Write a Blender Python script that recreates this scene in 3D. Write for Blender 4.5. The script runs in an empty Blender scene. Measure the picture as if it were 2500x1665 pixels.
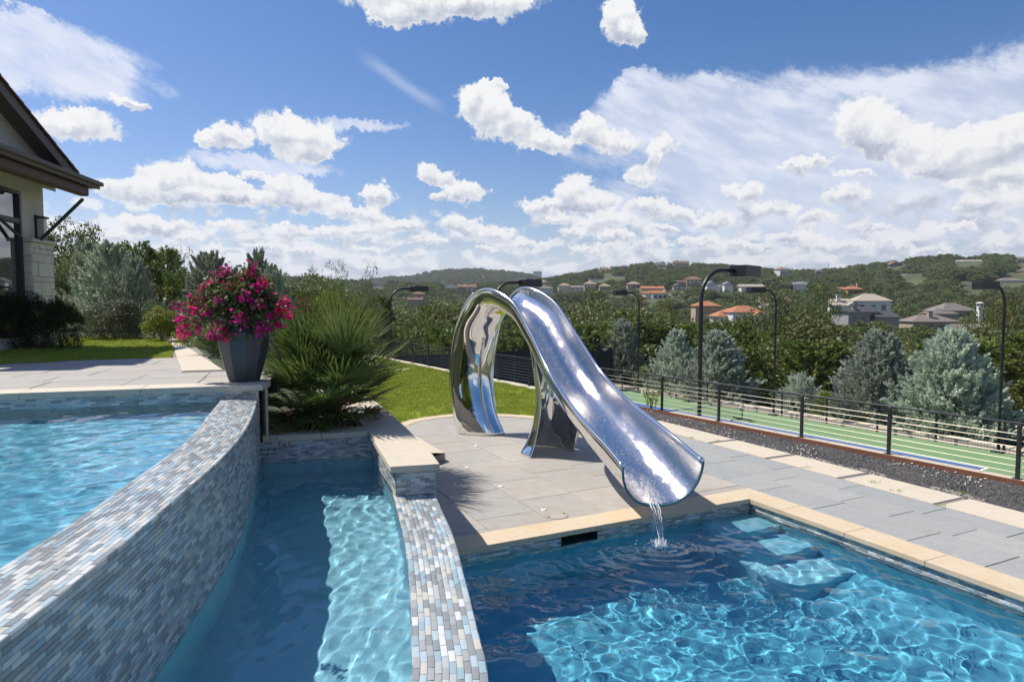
import bpy, math, random
import numpy as np
from mathutils import Vector, Matrix
R = math.radians
rng = np.random.default_rng(7)
random.seed(7)
SC = bpy.context.scene
COL = SC.collection

# ------------------------------------------------------------------ camera
H = 3.0; FPX = 1590.0; PITCH = math.atan(91.5 / 1590.0)
cd = bpy.data.cameras.new('camera'); cam = bpy.data.objects.new('camera', cd); COL.objects.link(cam)
cam.location = (0, 0, H); cam.rotation_euler = (math.pi / 2 - PITCH, 0, 0)
cd.sensor_width = 36; cd.lens = 36 * FPX / 2500; cd.clip_start = .05; cd.clip_end = 9000
SC.camera = cam
_c, _s = math.cos(PITCH), math.sin(PITCH)
def gp(px, py, z=0.0):
    """where the sight line of a photo pixel meets the level z"""
    u = (px - 1250) / FPX; v = (832.5 - py) / FPX
    dx, dy, dz = u, _c + v * _s, -_s + v * _c
    t = (z - H) / dz
    return (dx * t, dy * t)
def at(px, py, Y):
    u = (px - 1250) / FPX; v = (832.5 - py) / FPX
    dx, dy, dz = u, _c + v * _s, -_s + v * _c
    t = Y / dy
    return Vector((dx * t, Y, H + dz * t))

# ------------------------------------------------------------------ exposure, sun
SC.view_settings.view_transform = 'Standard'
SC.view_settings.look = 'None'
SC.view_settings.exposure = 0.36
SC.view_settings.gamma = 1
SC.view_settings.use_curve_mapping = False
SC.cycles.use_denoising = True
SC.cycles.max_bounces = 10
SC.cycles.transparent_max_bounces = 12
SC.cycles.sample_clamp_indirect = 6
SC.cycles.blur_glossy = 0.2
SUN_EL = R(54.5); SUN_AZ = math.atan2(-.923, .385)          # azimuth from +Y towards +X
SDIR = Vector((math.sin(SUN_AZ) * math.cos(SUN_EL), math.cos(SUN_AZ) * math.cos(SUN_EL), math.sin(SUN_EL)))
sl = bpy.data.lights.new('sun', 'SUN'); sl.energy = 5.0; sl.angle = R(.53); sl.color = (1.0, .95, .87)
sl.cycles.is_caustics_light = True
so = bpy.data.objects.new('sun', sl); COL.objects.link(so)
so.rotation_euler = (-SDIR).to_track_quat('-Z', 'Y').to_euler()

# ------------------------------------------------------------------ world: sky with clouds
W = bpy.data.worlds.new("World"); SC.world = W; W.use_nodes = True
def build_world():
    nt = W.node_tree; N = nt.nodes; L = nt.links; N.clear()
    out = N.new('ShaderNodeOutputWorld'); bg = N.new('ShaderNodeBackground'); bg.inputs[1].default_value = .1
    L.new(bg.outputs[0], out.inputs[0])
    sky = N.new('ShaderNodeTexSky'); sky.sky_type = 'NISHITA'; sky.sun_disc = False
    sky.sun_elevation = SUN_EL; sky.sun_rotation = SUN_AZ
    sky.air_density = 1.0; sky.dust_density = .6; sky.ozone_density = 1.6; sky.altitude = 200
    tc = N.new('ShaderNodeTexCoord'); sep = N.new('ShaderNodeSeparateXYZ'); L.new(tc.outputs['Generated'], sep.inputs[0])
    def m(op, a, b=None, c=None, clamp=False):
        n = N.new('ShaderNodeMath'); n.operation = op; n.use_clamp = clamp
        for i, v in enumerate((a, b, c)):
            if v is None: continue
            if isinstance(v, (int, float)): n.inputs[i].default_value = v
            else: L.new(v, n.inputs[i])
        return n.outputs[0]
    def vm(op, a, b=None, c=None):
        n = N.new('ShaderNodeVectorMath'); n.operation = op
        for i, v in enumerate((a, b, c)):
            if v is None: continue
            if isinstance(v, tuple): n.inputs[i].default_value = v
            else: L.new(v, n.inputs[i])
        return n.outputs[1] if op == 'DOT_PRODUCT' else n.outputs[0]
    def comb(x, y, z):
        n = N.new('ShaderNodeCombineXYZ')
        for i, v in enumerate((x, y, z)):
            if isinstance(v, (int, float)): n.inputs[i].default_value = v
            else: L.new(v, n.inputs[i])
        return n.outputs[0]
    def noise(vec, scale, detail, rough, w=None, out=0, lac=2.0):
        n = N.new('ShaderNodeTexNoise'); n.inputs['Scale'].default_value = scale; n.inputs['Detail'].default_value = detail
        n.inputs['Roughness'].default_value = rough; n.inputs['Lacunarity'].default_value = lac
        L.new(vec, n.inputs['Vector']); return n.outputs[out]
    def ss(v, a, b):
        n = N.new('ShaderNodeMapRange'); n.interpolation_type = 'SMOOTHSTEP'
        L.new(v, n.inputs[0]); n.inputs[1].default_value = a; n.inputs[2].default_value = b; return n.outputs[0]
    az = m('MULTIPLY', m('ARCTAN2', sep.outputs[0], sep.outputs[1]), 57.29578)
    el = m('MULTIPLY', m('ARCSINE', sep.outputs[2]), 57.29578)
    P = comb(az, el, 0.0)
    # broken-up outline: the position is pushed about by two noises before the clouds are looked up
    w1 = noise(P, .28, 3, .6, out=1)
    w2 = noise(P, 1.1, 6, .62, out=1)
    Pw = vm('ADD', P, vm('MULTIPLY', vm('SUBTRACT', w1, (.5, .5, .5)), (3.4, 2.2, 0)))
    Pw = vm('ADD', Pw, vm('MULTIPLY', vm('SUBTRACT', w2, (.5, .5, .5)), (1.5, 1.3, 0)))
    w3 = noise(P, 3.6, 4, .6, out=1)
    Pw = vm('ADD', Pw, vm('MULTIPLY', vm('SUBTRACT', w3, (.5, .5, .5)), (.9, .8, 0)))
    sp = N.new('ShaderNodeSeparateXYZ'); L.new(Pw, sp.inputs[0])
    X3 = comb(sp.outputs[0], sp.outputs[0], sp.outputs[0]); Y3 = comb(sp.outputs[1], sp.outputs[1], sp.outputs[1])
    def d2(px, py):
        u = (px - 1250) / FPX; v = (832.5 - py) / FPX
        d = Vector((u, _c + v * _s, -_s + v * _c)).normalized()
        return math.degrees(math.atan2(d.x, d.y)), math.degrees(math.asin(d.z))
    K = 27.75
    def field(blobs):
        accM = None; accB = None
        blobs = list(blobs)
        while len(blobs) % 3: blobs.append((9000, 9000, 10, 10, 0))
        for i in range(0, len(blobs), 3):
            g = blobs[i:i + 3]
            cs = [d2(b[0], b[1]) if b[0] < 8000 else (999, 999) for b in g]
            ir = [(K / b[2], K / b[3]) for b in g]
            k = [b[4] if len(b) > 4 else 1.0 for b in g]
            dx = vm('MULTIPLY_ADD', X3, tuple(a[0] for a in ir), tuple(-c[0] * a[0] for c, a in zip(cs, ir)))
            dy = vm('MULTIPLY_ADD', Y3, tuple(a[1] for a in ir), tuple(-c[1] * a[1] for c, a in zip(cs, ir)))
            q = vm('MULTIPLY_ADD', dy, dy, vm('MULTIPLY', dx, dx))
            q = vm('MAXIMUM', vm('SUBTRACT', (1, 1, 1), q), (0, 0, 0))
            mm = vm('DOT_PRODUCT', q, tuple(k)); bb = vm('DOT_PRODUCT', q, dy)
            accM = mm if accM is None else m('ADD', accM, mm)
            accB = bb if accB is None else m('ADD', accB, bb)
        return accM, accB
    cum = [(200, 305, 95, 42), (1000, 5, 190, 50), (965, 50, 70, 34), (1200, 5, 150, 44), (1512, 35, 55, 62), (1548, 78, 42, 34),
           (560, 332, 56, 38), (495, 338, 30, 32), (690, 315, 82, 50), (775, 335, 85, 48), (740, 372, 90, 30),
           (420, 435, 95, 50), (330, 472, 85, 32), (490, 482, 110, 24), (560, 458, 60, 40), (610, 486, 85, 24),
           (700, 455, 75, 44), (765, 490, 95, 30), (922, 475, 56, 30), (880, 520, 95, 24), (960, 552, 75, 28),
           (350, 548, 62, 26), (430, 560, 58, 20), (275, 578, 60, 20), (480, 585, 60, 16), (560, 562, 52, 20), (715, 560, 62, 24), (790, 572, 56, 20), (640, 600, 60, 14), (740, 612, 70, 12),
           (190, 560, 46, 18), (340, 610, 50, 12), (430, 622, 50, 10), (560, 618, 50, 12), (870, 560, 40, 20), (1010, 548, 34, 20), (1060, 590, 44, 14), (1180, 610, 50, 12), (1360, 530, 40, 22), (2140, 560, 46, 14), (2200, 595, 40, 12), (2350, 560, 44, 14), (2440, 600, 40, 12), (620, 425, 40, 10), (1125, 560, 36, 18), (330, 250, 40, 14), (2080, 420, 40, 12), (1210, 205, 36, 12), (150, 440, 40, 14),
           (1045, 412, 46, 28), (1085, 432, 46, 26), (1142, 465, 66, 32), (1078, 482, 44, 14),
           (1175, 250, 85, 56), (1235, 300, 110, 52), (1330, 348, 110, 32), (1440, 312, 56, 38), (1500, 342, 75, 32),
           (1405, 465, 64, 56), (1330, 502, 85, 26), (1455, 492, 66, 30), (1560, 428, 50, 34), (1603, 385, 34, 40), (1630, 356, 20, 30),
           (1478, 538, 78, 30), (1575, 508, 60, 26), (1655, 520, 70, 26), (1745, 535, 66, 24), (1400, 566, 70, 20), (1510, 578, 66, 18), (1822, 470, 60, 28), (1900, 505, 62, 22), (1985, 530, 50, 18), (1620, 560, 60, 16),
           (1120, 542, 66, 28), (1195, 572, 95, 26), (1290, 596, 74, 16), (1440, 606, 70, 14), (1580, 600, 70, 18), (1700, 588, 64, 18), (1810, 600, 64, 16), (1930, 580, 74, 20), (2040, 590, 60, 14),
           (900, 606, 70, 14), (2110, 290, 76, 66), (2150, 335, 95, 48), (2250, 352, 115, 40), (2360, 372, 130, 40), (2450, 345, 85, 56),
           (1960, 405, 75, 16), (2070, 477, 50, 30), (2430, 425, 120, 46), (2300, 402, 105, 34), (2410, 500, 70, 34), (2270, 612, 56, 16), (2060, 600, 90, 18),
           (-260, 330, 160, 60), (-420, 480, 220, 50), (2760, 300, 200, 70), (2900, 480, 260, 55)]
    Mf, Bf = field(cum)
    n_edge = noise(P, 1.0, 7, .58)
    Mn = m('ADD', Mf, m('MULTIPLY', m('SUBTRACT', n_edge, .5), 1.15))
    a_c = ss(m('ADD', Mn, m('MULTIPLY', ss(Mf, .35, .7), .35)), .20, .80)
    a_c = m('MULTIPLY', a_c, ss(Mf, .0, .10))
    hgt = m('DIVIDE', Bf, m('MAXIMUM', Mf, .05))                       # +1 top of a cloud, -1 its foot
    rel = noise(vm('ADD', P, (.45, -.55, 0)), .62, 5, .52)
    n_lo = noise(P, .62, 5, .52)
    # clouds of the low band, all the way round
    el_c = m('MAXIMUM', el, .6)
    persp = comb(m('MULTIPLY', az, .95), m('MULTIPLY', m('POWER', el_c, .70), 3.6), 4.0)
    nb = noise(persp, .42, 7, .56)
    nb2 = noise(vm('ADD', persp, (.4, 1.1, 0)), .42, 5, .52)
    band = m('MULTIPLY', ss(el, -.5, 2.0), m('SUBTRACT', 1.0, ss(el, 5.0, 9.5)))
    a_b = m('MULTIPLY', ss(m('ADD', nb, m('MULTIPLY', band, .085)), .50, .62), ss(band, .05, .5))
    # scattered cumulus elsewhere (behind and above the camera), same look
    fr = m('MULTIPLY', ss(m('ABSOLUTE', az), 46, 58), ss(el, 6, 12))
    top = ss(el, 27, 34)
    elsewhere = m('MAXIMUM', fr, top)
    ng = noise(tc.outputs['Generated'], 3.2, 9, .58)
    ng2 = noise(vm('ADD', tc.outputs['Generated'], (-.04, .02, .04)), 3.2, 6, .55)
    a_g = m('MULTIPLY', ss(ng, .56, .64), elsewhere)
    # cirrus veil
    sheet = [(1850, 310, 520, 130), (2150, 380, 480, 120), (2450, 270, 300, 130), (1620, 260, 190, 80), (1900, 480, 520, 110), (2300, 520, 350, 80),
             (40, 95, 260, 62), (180, 190, 190, 56), (-150, 60, 260, 80), (1560, 190, 60, 22), (640, 400, 200, 26), (860, 300, 140, 16)]
    Ms, _ = field(sheet)
    rot = N.new('ShaderNodeVectorRotate'); rot.rotation_type = 'Z_AXIS'; rot.inputs['Angle'].default_value = R(24)
    L.new(P, rot.inputs['Vector'])
    streak = noise(vm('MULTIPLY', rot.outputs[0], (.17, .48, 1)), 1.0, 8, .60, lac=2.1)
    a_s = m('MULTIPLY', ss(m('ADD', Ms, m('MULTIPLY', m('SUBTRACT', streak, .5), 1.7)), .05, .85), ss(Ms, .0, .35))
    a_s = m('MULTIPLY', a_s, m('ADD', .58, m('MULTIPLY', ss(streak, .36, .66), .38)))
    # thin trail left of the middle
    cx, cy = d2(985, 205)
    ang = R(-29)
    tx = m('ADD', m('MULTIPLY', m('SUBTRACT', az, cx), math.cos(ang)), m('MULTIPLY', m('SUBTRACT', el, cy), math.sin(ang)))
    ty = m('ADD', m('MULTIPLY', m('SUBTRACT', az, cx), -math.sin(ang)), m('MULTIPLY', m('SUBTRACT', el, cy), math.cos(ang)))
    tr = m('MULTIPLY', m('SUBTRACT', 1.0, ss(m('ABSOLUTE', m('ADD', ty, m('MULTIPLY', m('SUBTRACT', streak, .5), 1.0))), .0, .75)), m('SUBTRACT', 1.0, ss(m('ABSOLUTE', tx), 1.5, 4.8)))
    a_s = m('MAXIMUM', a_s, m('MULTIPLY', tr, .30))
    def shade(h, relief, k):
        v = m('ADD', .86, m('MULTIPLY', ss(h, -.75, .25), .16))
        return m('ADD', v, m('MULTIPLY', relief, k))
    b_c = shade(hgt, m('SUBTRACT', n_lo, rel), .55)
    b_c = m('SUBTRACT', b_c, m('MULTIPLY', m('MULTIPLY', ss(Mf, .45, 1.1), m('SUBTRACT', 1.0, ss(hgt, -.6, .25))), .34))
    b_b = m('ADD', .84, m('MULTIPLY', m('SUBTRACT', nb2, nb), -1.7))
    b_g = m('ADD', .88, m('MULTIPLY', m('SUBTRACT', ng, ng2), 1.4))
    def ccol(b):
        n = N.new('ShaderNodeValToRGB'); e = n.color_ramp.elements
        e[0].position = .45; e[0].color = (.33, .37, .47, 1); e[1].position = 1.0; e[1].color = (.93, .93, .93, 1)
        x = n.color_ramp.elements.new(.75); x.color = (.60, .64, .72, 1)
        L.new(b, n.inputs[0]); s = vm('SCALE', n.outputs[0]); s.node.inputs[3].default_value = 7.9; return s
    def mix(f, a, b):
        n = N.new('ShaderNodeMix'); n.data_type = 'RGBA'; L.new(f, n.inputs[0]); L.new(a, n.inputs[6]); L.new(b, n.inputs[7]); return n.outputs[2]
    # deeper blue than the raw model, as the photograph has it
    hs = N.new('ShaderNodeHueSaturation'); hs.inputs['Saturation'].default_value = 1.38; hs.inputs['Value'].default_value = .98
    L.new(sky.outputs[0], hs.inputs['Color'])
    col = vm('MULTIPLY', hs.outputs[0], (1.0, .86, .93))
    veil = N.new('ShaderNodeRGB'); veil.outputs[0].default_value = (6.3, 6.6, 7.5, 1)
    col = mix(a_s, col, veil.outputs[0])
    hz = N.new('ShaderNodeRGB'); hz.outputs[0].default_value = (4.6, 5.3, 6.7, 1)
    col = mix(m('MULTIPLY', m('SUBTRACT', 1.0, ss(el, -1.0, 7.0)), .55), col, hz.outputs[0])
    col = mix(m('MULTIPLY', a_g, .95), col, ccol(b_g))
    col = mix(m('MULTIPLY', a_b, .85), col, ccol(b_b))
    col = mix(a_c, col, ccol(b_c))
    L.new(col, bg.inputs[0])
    W.cycles.sampling_method = 'MANUAL'; W.cycles.sample_map_resolution = 512
build_world()

# ------------------------------------------------------------------ helpers
def val(x, y, seed=0):
    """value noise on numpy arrays"""
    x = np.asarray(x, float); y = np.asarray(y, float)
    xi = np.floor(x).astype(np.int64); yi = np.floor(y).astype(np.int64)
    fx = x - xi; fy = y - yi; fx = fx * fx * fx * (fx * (fx * 6 - 15) + 10); fy = fy * fy * fy * (fy * (fy * 6 - 15) + 10)
    def h(a, b):
        n = (a * 374761393 + b * 668265263 + seed * 1442695041) & 0x7fffffff
        n = ((n ^ (n >> 13)) * 1274126177) & 0x7fffffff
        n = (n ^ (n >> 16)) & 0xffff
        return n / 65535.0
    return (h(xi, yi) * (1 - fx) + h(xi + 1, yi) * fx) * (1 - fy) + (h(xi, yi + 1) * (1 - fx) + h(xi + 1, yi + 1) * fx) * fy - .5
def fbm(x, y, o=4, seed=0, g=.5):
    a = 1; t = 0; x = np.asarray(x, float); y = np.asarray(y, float)
    for i in range(o):
        t = t + a * val(x, y, seed + i * 17); x = x * 2.03 + 11.3; y = y * 2.03 + 5.1; a *= g
    return t
def link(o, parent=None):
    COL.objects.link(o)
    if parent is not None: o.parent = parent
    return o
def tag(o, label=None, cat=None, group=None, kind=None):
    if label: o['label'] = label
    if cat: o['category'] = cat
    if group: o['group'] = group
    if kind: o['kind'] = kind
    return o
def empty(name, loc=(0, 0, 0), label=None, cat=None, group=None, kind=None, rz=0):
    o = bpy.data.objects.new(name, None); o.empty_display_size = .2; link(o)
    o.location = loc; o.rotation_euler = (0, 0, rz)
    return tag(o, label, cat, group, kind)
def mesh_np(name, V, F, mat, smooth=False, mi=None):
    """V (n,3); F (m,k) array or list of faces"""
    me = bpy.data.meshes.new(name)
    V = np.asarray(V, np.float32).reshape(-1, 3)
    if isinstance(F, np.ndarray) and F.ndim == 2:
        m, k = F.shape
        me.vertices.add(len(V)); me.vertices.foreach_set('co', V.ravel())
        me.loops.add(m * k); me.loops.foreach_set('vertex_index', F.astype(np.int32).ravel())
        me.polygons.add(m); me.polygons.foreach_set('loop_start', np.arange(0, m * k, k, dtype=np.int32))
        me.polygons.foreach_set('loop_total', np.full(m, k, np.int32))
        me.update(calc_edges=True)
    else:
        me.from_pydata([tuple(v) for v in V], [], [tuple(f) for f in F]); me.update()
    if smooth: me.polygons.foreach_set('use_smooth', [True] * len(me.polygons))
    for q in (mat if isinstance(mat, (list, tuple)) else [mat]): me.materials.append(q)
    if mi is not None: me.polygons.foreach_set('material_index', mi)
    me.validate(); return me
def ob(name, me, parent=None, kind=None, loc=None):
    o = bpy.data.objects.new(name, me); link(o, parent)
    if kind: o['kind'] = kind
    if loc is not None: o.location = loc
    return o
def obj(name, V, F, mat, parent=None, smooth=False, kind=None):
    return ob(name, mesh_np(name, V, F, mat, smooth), parent, kind)
BOXF = [(0, 3, 2, 1), (4, 5, 6, 7), (0, 1, 5, 4), (1, 2, 6, 5), (2, 3, 7, 6), (3, 0, 4, 7)]
class MB:
    def __init__(s): s.v = []; s.f = []
    def add(s, V, F):
        n = len(s.v); s.v += [tuple(v) for v in V]; s.f += [tuple(i + n for i in f) for f in F]; return s
    def box(s, c, d, rz=0, M=None):
        x, y, z = d[0] / 2, d[1] / 2, d[2] / 2
        P = [Vector(p) for p in ((-x, -y, -z), (x, -y, -z), (x, y, -z), (-x, y, -z), (-x, -y, z), (x, -y, z), (x, y, z), (-x, y, z))]
        M = M or Matrix.Rotation(rz, 3, 'Z'); c = Vector(c)
        return s.add([M @ p + c for p in P], BOXF)
    def tube(s, pts, r, n=8, caps=True):
        pts = [Vector(p) for p in pts]; rr = r if isinstance(r, (list, tuple)) else [r] * len(pts)
        base = len(s.v); up = Vector((0, 0, 1)); prev = None
        for i, p in enumerate(pts):
            t = (pts[min(i + 1, len(pts) - 1)] - pts[max(i - 1, 0)]).normalized()
            if prev is None:
                a = t.cross(up)
                if a.length < 1e-3: a = t.cross(Vector((1, 0, 0)))
                a.normalize()
            else:
                a = prev - t * prev.dot(t); a.normalize()
            prev = a; b = t.cross(a)
            for k in range(n):
                q = 2 * math.pi * k / n; s.v.append(tuple(p + (a * math.cos(q) + b * math.sin(q)) * rr[i]))
        for i in range(len(pts) - 1):
            for k in range(n):
                a0 = base + i * n + k; a1 = base + i * n + (k + 1) % n
                s.f.append((a0, a1, a1 + n, a0 + n))
        if caps:
            s.f.append(tuple(base + k for k in range(n))[::-1]); s.f.append(tuple(base + (len(pts) - 1) * n + k for k in range(n)))
        return s
    def prism(s, poly, z0, z1):
        """upright prism over a polygon (any orientation)"""
        n = len(poly); a = sum(poly[i][0] * poly[(i + 1) % n][1] - poly[(i + 1) % n][0] * poly[i][1] for i in range(n))
        if a < 0: poly = poly[::-1]
        s.add([(x, y, z0) for x, y in poly] + [(x, y, z1) for x, y in poly],
              [tuple(range(n))[::-1], tuple(range(n, 2 * n))] + [(i, (i + 1) % n, n + (i + 1) % n, n + i) for i in range(n)]); return s
    def lathe(s, prof, n=16, c=(0, 0, 0), rot=0):
        b = len(s.v)
        for r, z in prof:
            for k in range(n):
                q = 2 * math.pi * k / n + rot; s.v.append((c[0] + r * math.cos(q), c[1] + r * math.sin(q), c[2] + z))
        for i in range(len(prof) - 1):
            for k in range(n):
                a0 = b + i * n + k; a1 = b + i * n + (k + 1) % n; s.f.append((a0, a1, a1 + n, a0 + n))
        s.f.append(tuple(b + k for k in range(n))[::-1]); s.f.append(tuple(b + (len(prof) - 1) * n + k for k in range(n))); return s
    def build(s, name, mat, parent=None, smooth=False, kind=None):
        return ob(name, mesh_np(name, s.v, s.f, mat, smooth), parent, kind)
def bevel(o, w, seg=1):
    m = o.modifiers.new('bevel', 'BEVEL'); m.width = w; m.segments = seg; m.limit_method = 'ANGLE'; return o

# ------------------------------------------------------------------ materials
MATS = {}
class NT:
    def __init__(s, name):
        s.m = bpy.data.materials.new(name); s.m.use_nodes = True; s.t = s.m.node_tree; s.N = s.t.nodes; s.L = s.t.links; s.N.clear()
        s.out = s.N.new('ShaderNodeOutputMaterial'); s.b = s.N.new('ShaderNodeBsdfPrincipled'); s.L.new(s.b.outputs[0], s.out.inputs[0])
        s.tc = s.N.new('ShaderNodeTexCoord'); s.co = s.tc.outputs['Object']
        MATS[name] = s.m
    def set(s, **k):
        for a, v in k.items():
            i = s.b.inputs[a.replace('_', ' ')]
            if isinstance(v, (int, float, tuple)): i.default_value = v if not (isinstance(v, tuple) and len(v) == 3) else (*v, 1)
            else: s.L.new(v, i)
        return s
    def noise(s, scale, detail=4, rough=.55, vec=None, out=0, dist=0):
        n = s.N.new('ShaderNodeTexNoise'); n.inputs['Scale'].default_value = scale; n.inputs['Detail'].default_value = detail
        n.inputs['Roughness'].default_value = rough; n.inputs['Distortion'].default_value = dist
        s.L.new(vec or s.co, n.inputs['Vector']); return n.outputs[out]
    def map(s, sc=(1, 1, 1), rot=(0, 0, 0), vec=None):
        n = s.N.new('ShaderNodeMapping'); n.inputs['Scale'].default_value = sc; n.inputs['Rotation'].default_value = rot
        s.L.new(vec or s.co, n.inputs[0]); return n.outputs[0]
    def ramp(s, fac, stops, const=False):
        n = s.N.new('ShaderNodeValToRGB'); s.L.new(fac, n.inputs[0]); e = n.color_ramp.elements
        if const: n.color_ramp.interpolation = 'CONSTANT'
        while len(e) < len(stops): e.new(.5)
        for x, (p, c) in zip(e, stops): x.position = p; x.color = (*c, 1) if len(c) == 3 else c
        return n.outputs[0]
    def math(s, op, a, b=0, clamp=False):
        n = s.N.new('ShaderNodeMath'); n.operation = op; n.use_clamp = clamp
        for i, v in enumerate((a, b)):
            if isinstance(v, (int, float)): n.inputs[i].default_value = v
            else: s.L.new(v, n.inputs[i])
        return n.outputs[0]
    def mix(s, f, a, b, mode='MIX'):
        n = s.N.new('ShaderNodeMix'); n.data_type = 'RGBA'; n.blend_type = mode
        for i, v in ((0, f), (6, a), (7, b)):
            if isinstance(v, (int, float)): n.inputs[i].default_value = v
            elif isinstance(v, tuple): n.inputs[i].default_value = (*v, 1) if len(v) == 3 else v
            else: s.L.new(v, n.inputs[i])
        return n.outputs[2]
    def bump(s, h, strength=.3, dist=.01):
        n = s.N.new('ShaderNodeBump'); n.inputs['Strength'].default_value = strength; n.inputs['Distance'].default_value = dist
        s.L.new(h, n.inputs['Height']); s.L.new(n.outputs[0], s.b.inputs['Normal']); return s
    def rnd(s):
        """a number that differs for each object and each loose piece of it"""
        g = s.N.new('ShaderNodeNewGeometry'); o = s.N.new('ShaderNodeObjectInfo')
        return s.math('FRACT', s.math('ADD', g.outputs['Random Per Island'], o.outputs['Random']))
    def orand(s): return s.N.new('ShaderNodeObjectInfo').outputs['Random']
def plain(name, col, rough=.6, metal=0, bump=None, var=.0, spec=.5, scale=6):
    n = NT(name)
    c = col
    if var:
        f = n.noise(scale, 5, .6)
        c = n.mix(f, tuple(x * (1 - var) for x in col), tuple(min(1, x * (1 + var)) for x in col))
    n.set(Base_Color=c, Roughness=rough, Metallic=metal); n.b.inputs['Specular IOR Level'].default_value = spec
    if bump: n.bump(n.noise(bump[0], 6, .6), bump[1], bump[2])
    return n.m
def leaf_mat(name, c1, c2, c3, trans=.3, rough=.55):
    n = NT(name); r = n.rnd(); big = n.ramp(n.noise(7.5, 3, .6), [(.32, (0, 0, 0)), (.68, (1, 1, 1))])
    c = n.ramp(n.math('ADD', n.math('MULTIPLY', r, .5), n.math('MULTIPLY', big, .5)), [(.0, c1), (.45, c2), (1, c3)])
    o = n.orand(); hs = n.N.new('ShaderNodeHueSaturation'); n.L.new(c, hs.inputs['Color'])
    n.L.new(n.math('ADD', n.math('MULTIPLY', o, .04), .48), hs.inputs['Hue']); n.L.new(n.math('ADD', n.math('MULTIPLY', o, .5), .75), hs.inputs['Value'])
    n.set(Base_Color=hs.outputs[0], Roughness=rough); n.b.inputs['Specular IOR Level'].default_value = .3
    tr = n.N.new('ShaderNodeBsdfTranslucent'); n.L.new(hs.outputs[0], tr.inputs[0])
    mx = n.N.new('ShaderNodeMixShader'); mx.inputs[0].default_value = trans
    n.L.new(n.b.outputs[0], mx.inputs[1]); n.L.new(tr.outputs[0], mx.inputs[2]); n.L.new(mx.outputs[0], n.out.inputs[0])
    return n.m
def stone(name, cols, rough=.75, stain=(.5, .4, .27), sc=1.2, amt=.35, gcol=None, bs=.25):
    n = NT(name); g = n.N.new('ShaderNodeNewGeometry'); pos = g.outputs['Position']
    r = n.rnd(); base = n.ramp(r, [(i / max(1, len(cols) - 1), c) for i, c in enumerate(cols)])
    f1 = n.noise(sc, 6, .62, vec=pos); f2 = n.noise(sc * 7, 5, .6, vec=pos); f3 = n.noise(sc * 40, 3, .6, vec=pos)
    if name == 'bluestone_paving': base = n.mix(n.ramp(n.noise(.45, 3, .6, vec=pos), [(.40, (0, 0, 0)), (.62, (.70, .70, .70))]), base, (.27, .275, .268))
    c = n.mix(n.math('MULTIPLY', f2, .70), base, tuple(min(1, x * 1.3) for x in cols[0]))
    st = n.ramp(f1, [(.45, (0, 0, 0)), (.72, (1, 1, 1))])
    c = n.mix(n.math('MULTIPLY', st, amt), c, stain)
    vn = n.noise(sc * 2.6, 8, .7, vec=n.map((1, 3.2, 1), (0, 0, .5), vec=pos), dist=1.2)
    c = n.mix(n.math('MULTIPLY', n.ramp(vn, [(.50, (0, 0, 0)), (.56, (1, 1, 1)), (.62, (0, 0, 0))]), .22), c, tuple(x * .55 for x in cols[-1]))
    c = n.mix(n.math('MULTIPLY', f3, .22), c, tuple(x * .6 for x in cols[-1]))
    n.set(Base_Color=c, Roughness=rough)
    n.bump(n.math('ADD', f2, n.math('MULTIPLY', f3, .4)), bs, .01)
    return n.m
M = {}
M['blue'] = stone('bluestone_paving', [(.36, .325, .28), (.30, .285, .26), (.40, .36, .31), (.34, .31, .27), (.27, .265, .255)], stain=(.40, .30, .20), amt=.38, sc=.9)
M['blue2'] = stone('cool_bluestone_paving', [(.29, .295, .285), (.25, .26, .258), (.33, .325, .305), (.235, .25, .255), (.30, .30, .285)], stain=(.37, .33, .27), amt=.25, sc=.9)
M['lime'] = stone('limestone_coping', [(.52, .425, .30), (.49, .40, .285), (.55, .455, .325)], stain=(.55, .38, .19), amt=.55, sc=1.6)
M['limew'] = stone('pale_limestone', [(.50, .435, .34), (.535, .47, .37), (.48, .42, .33)], stain=(.55, .47, .34), amt=.3, sc=1.5)
M['limeg'] = stone('weathered_limestone', [(.56, .49, .39), (.52, .46, .37)], stain=(.32, .27, .2), amt=.6, sc=2.2)
M['cut'] = stone('cut_wall_stone', [(.62, .57, .47), (.54, .48, .39), (.66, .62, .54), (.50, .45, .37)], stain=(.45, .39, .3), amt=.3, sc=2, bs=.6)
M['grout'] = plain('grey_grout', (.17, .17, .16), .9, var=.2)
M['sand'] = plain('joint_mortar', (.22, .20, .175), .95, var=.25, scale=3)
def tile_mat():
    n = NT('glass_mosaic_tile'); r = n.rnd()
    c = n.ramp(r, [(0, (.42, .44, .43)), (.14, (.21, .225, .23)), (.28, (.64, .64, .61)), (.42, (.27, .38, .43)), (.52, (.24, .235, .225)), (.64, (.53, .50, .42)), (.76, (.40, .49, .53)), (.88, (.33, .335, .325))], const=True)
    g = n.N.new('ShaderNodeNewGeometry')
    f = n.noise(9, 4, .6, vec=g.outputs['Position']); f2 = n.noise(60, 3, .6, vec=g.outputs['Position'])
    c = n.mix(n.math('MULTIPLY', f, .22), c, (.36, .45, .50)); c = n.mix(n.math('MULTIPLY', f2, .25), c, (.25, .26, .27))
    n.set(Base_Color=c, Roughness=.22); n.b.inputs['Specular IOR Level'].default_value = .5
    n.bump(n.math('ADD', f2, f), .12, .004); return n.m
M['tile'] = tile_mat()
def plaster(name, c1, c2):
    n = NT(name); g = n.N.new('ShaderNodeNewGeometry')
    c = n.mix(n.noise(2.5, 5, .6, vec=g.outputs['Position']), c1, c2); n.set(Base_Color=c, Roughness=.8); return n.m
M['plaster'] = plaster('blue_pool_plaster', (.055, .30, .43), (.085, .36, .49))
M['plaster2'] = plaster('pale_blue_basin_plaster', (.19, .44, .54), (.24, .49, .59))
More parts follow.
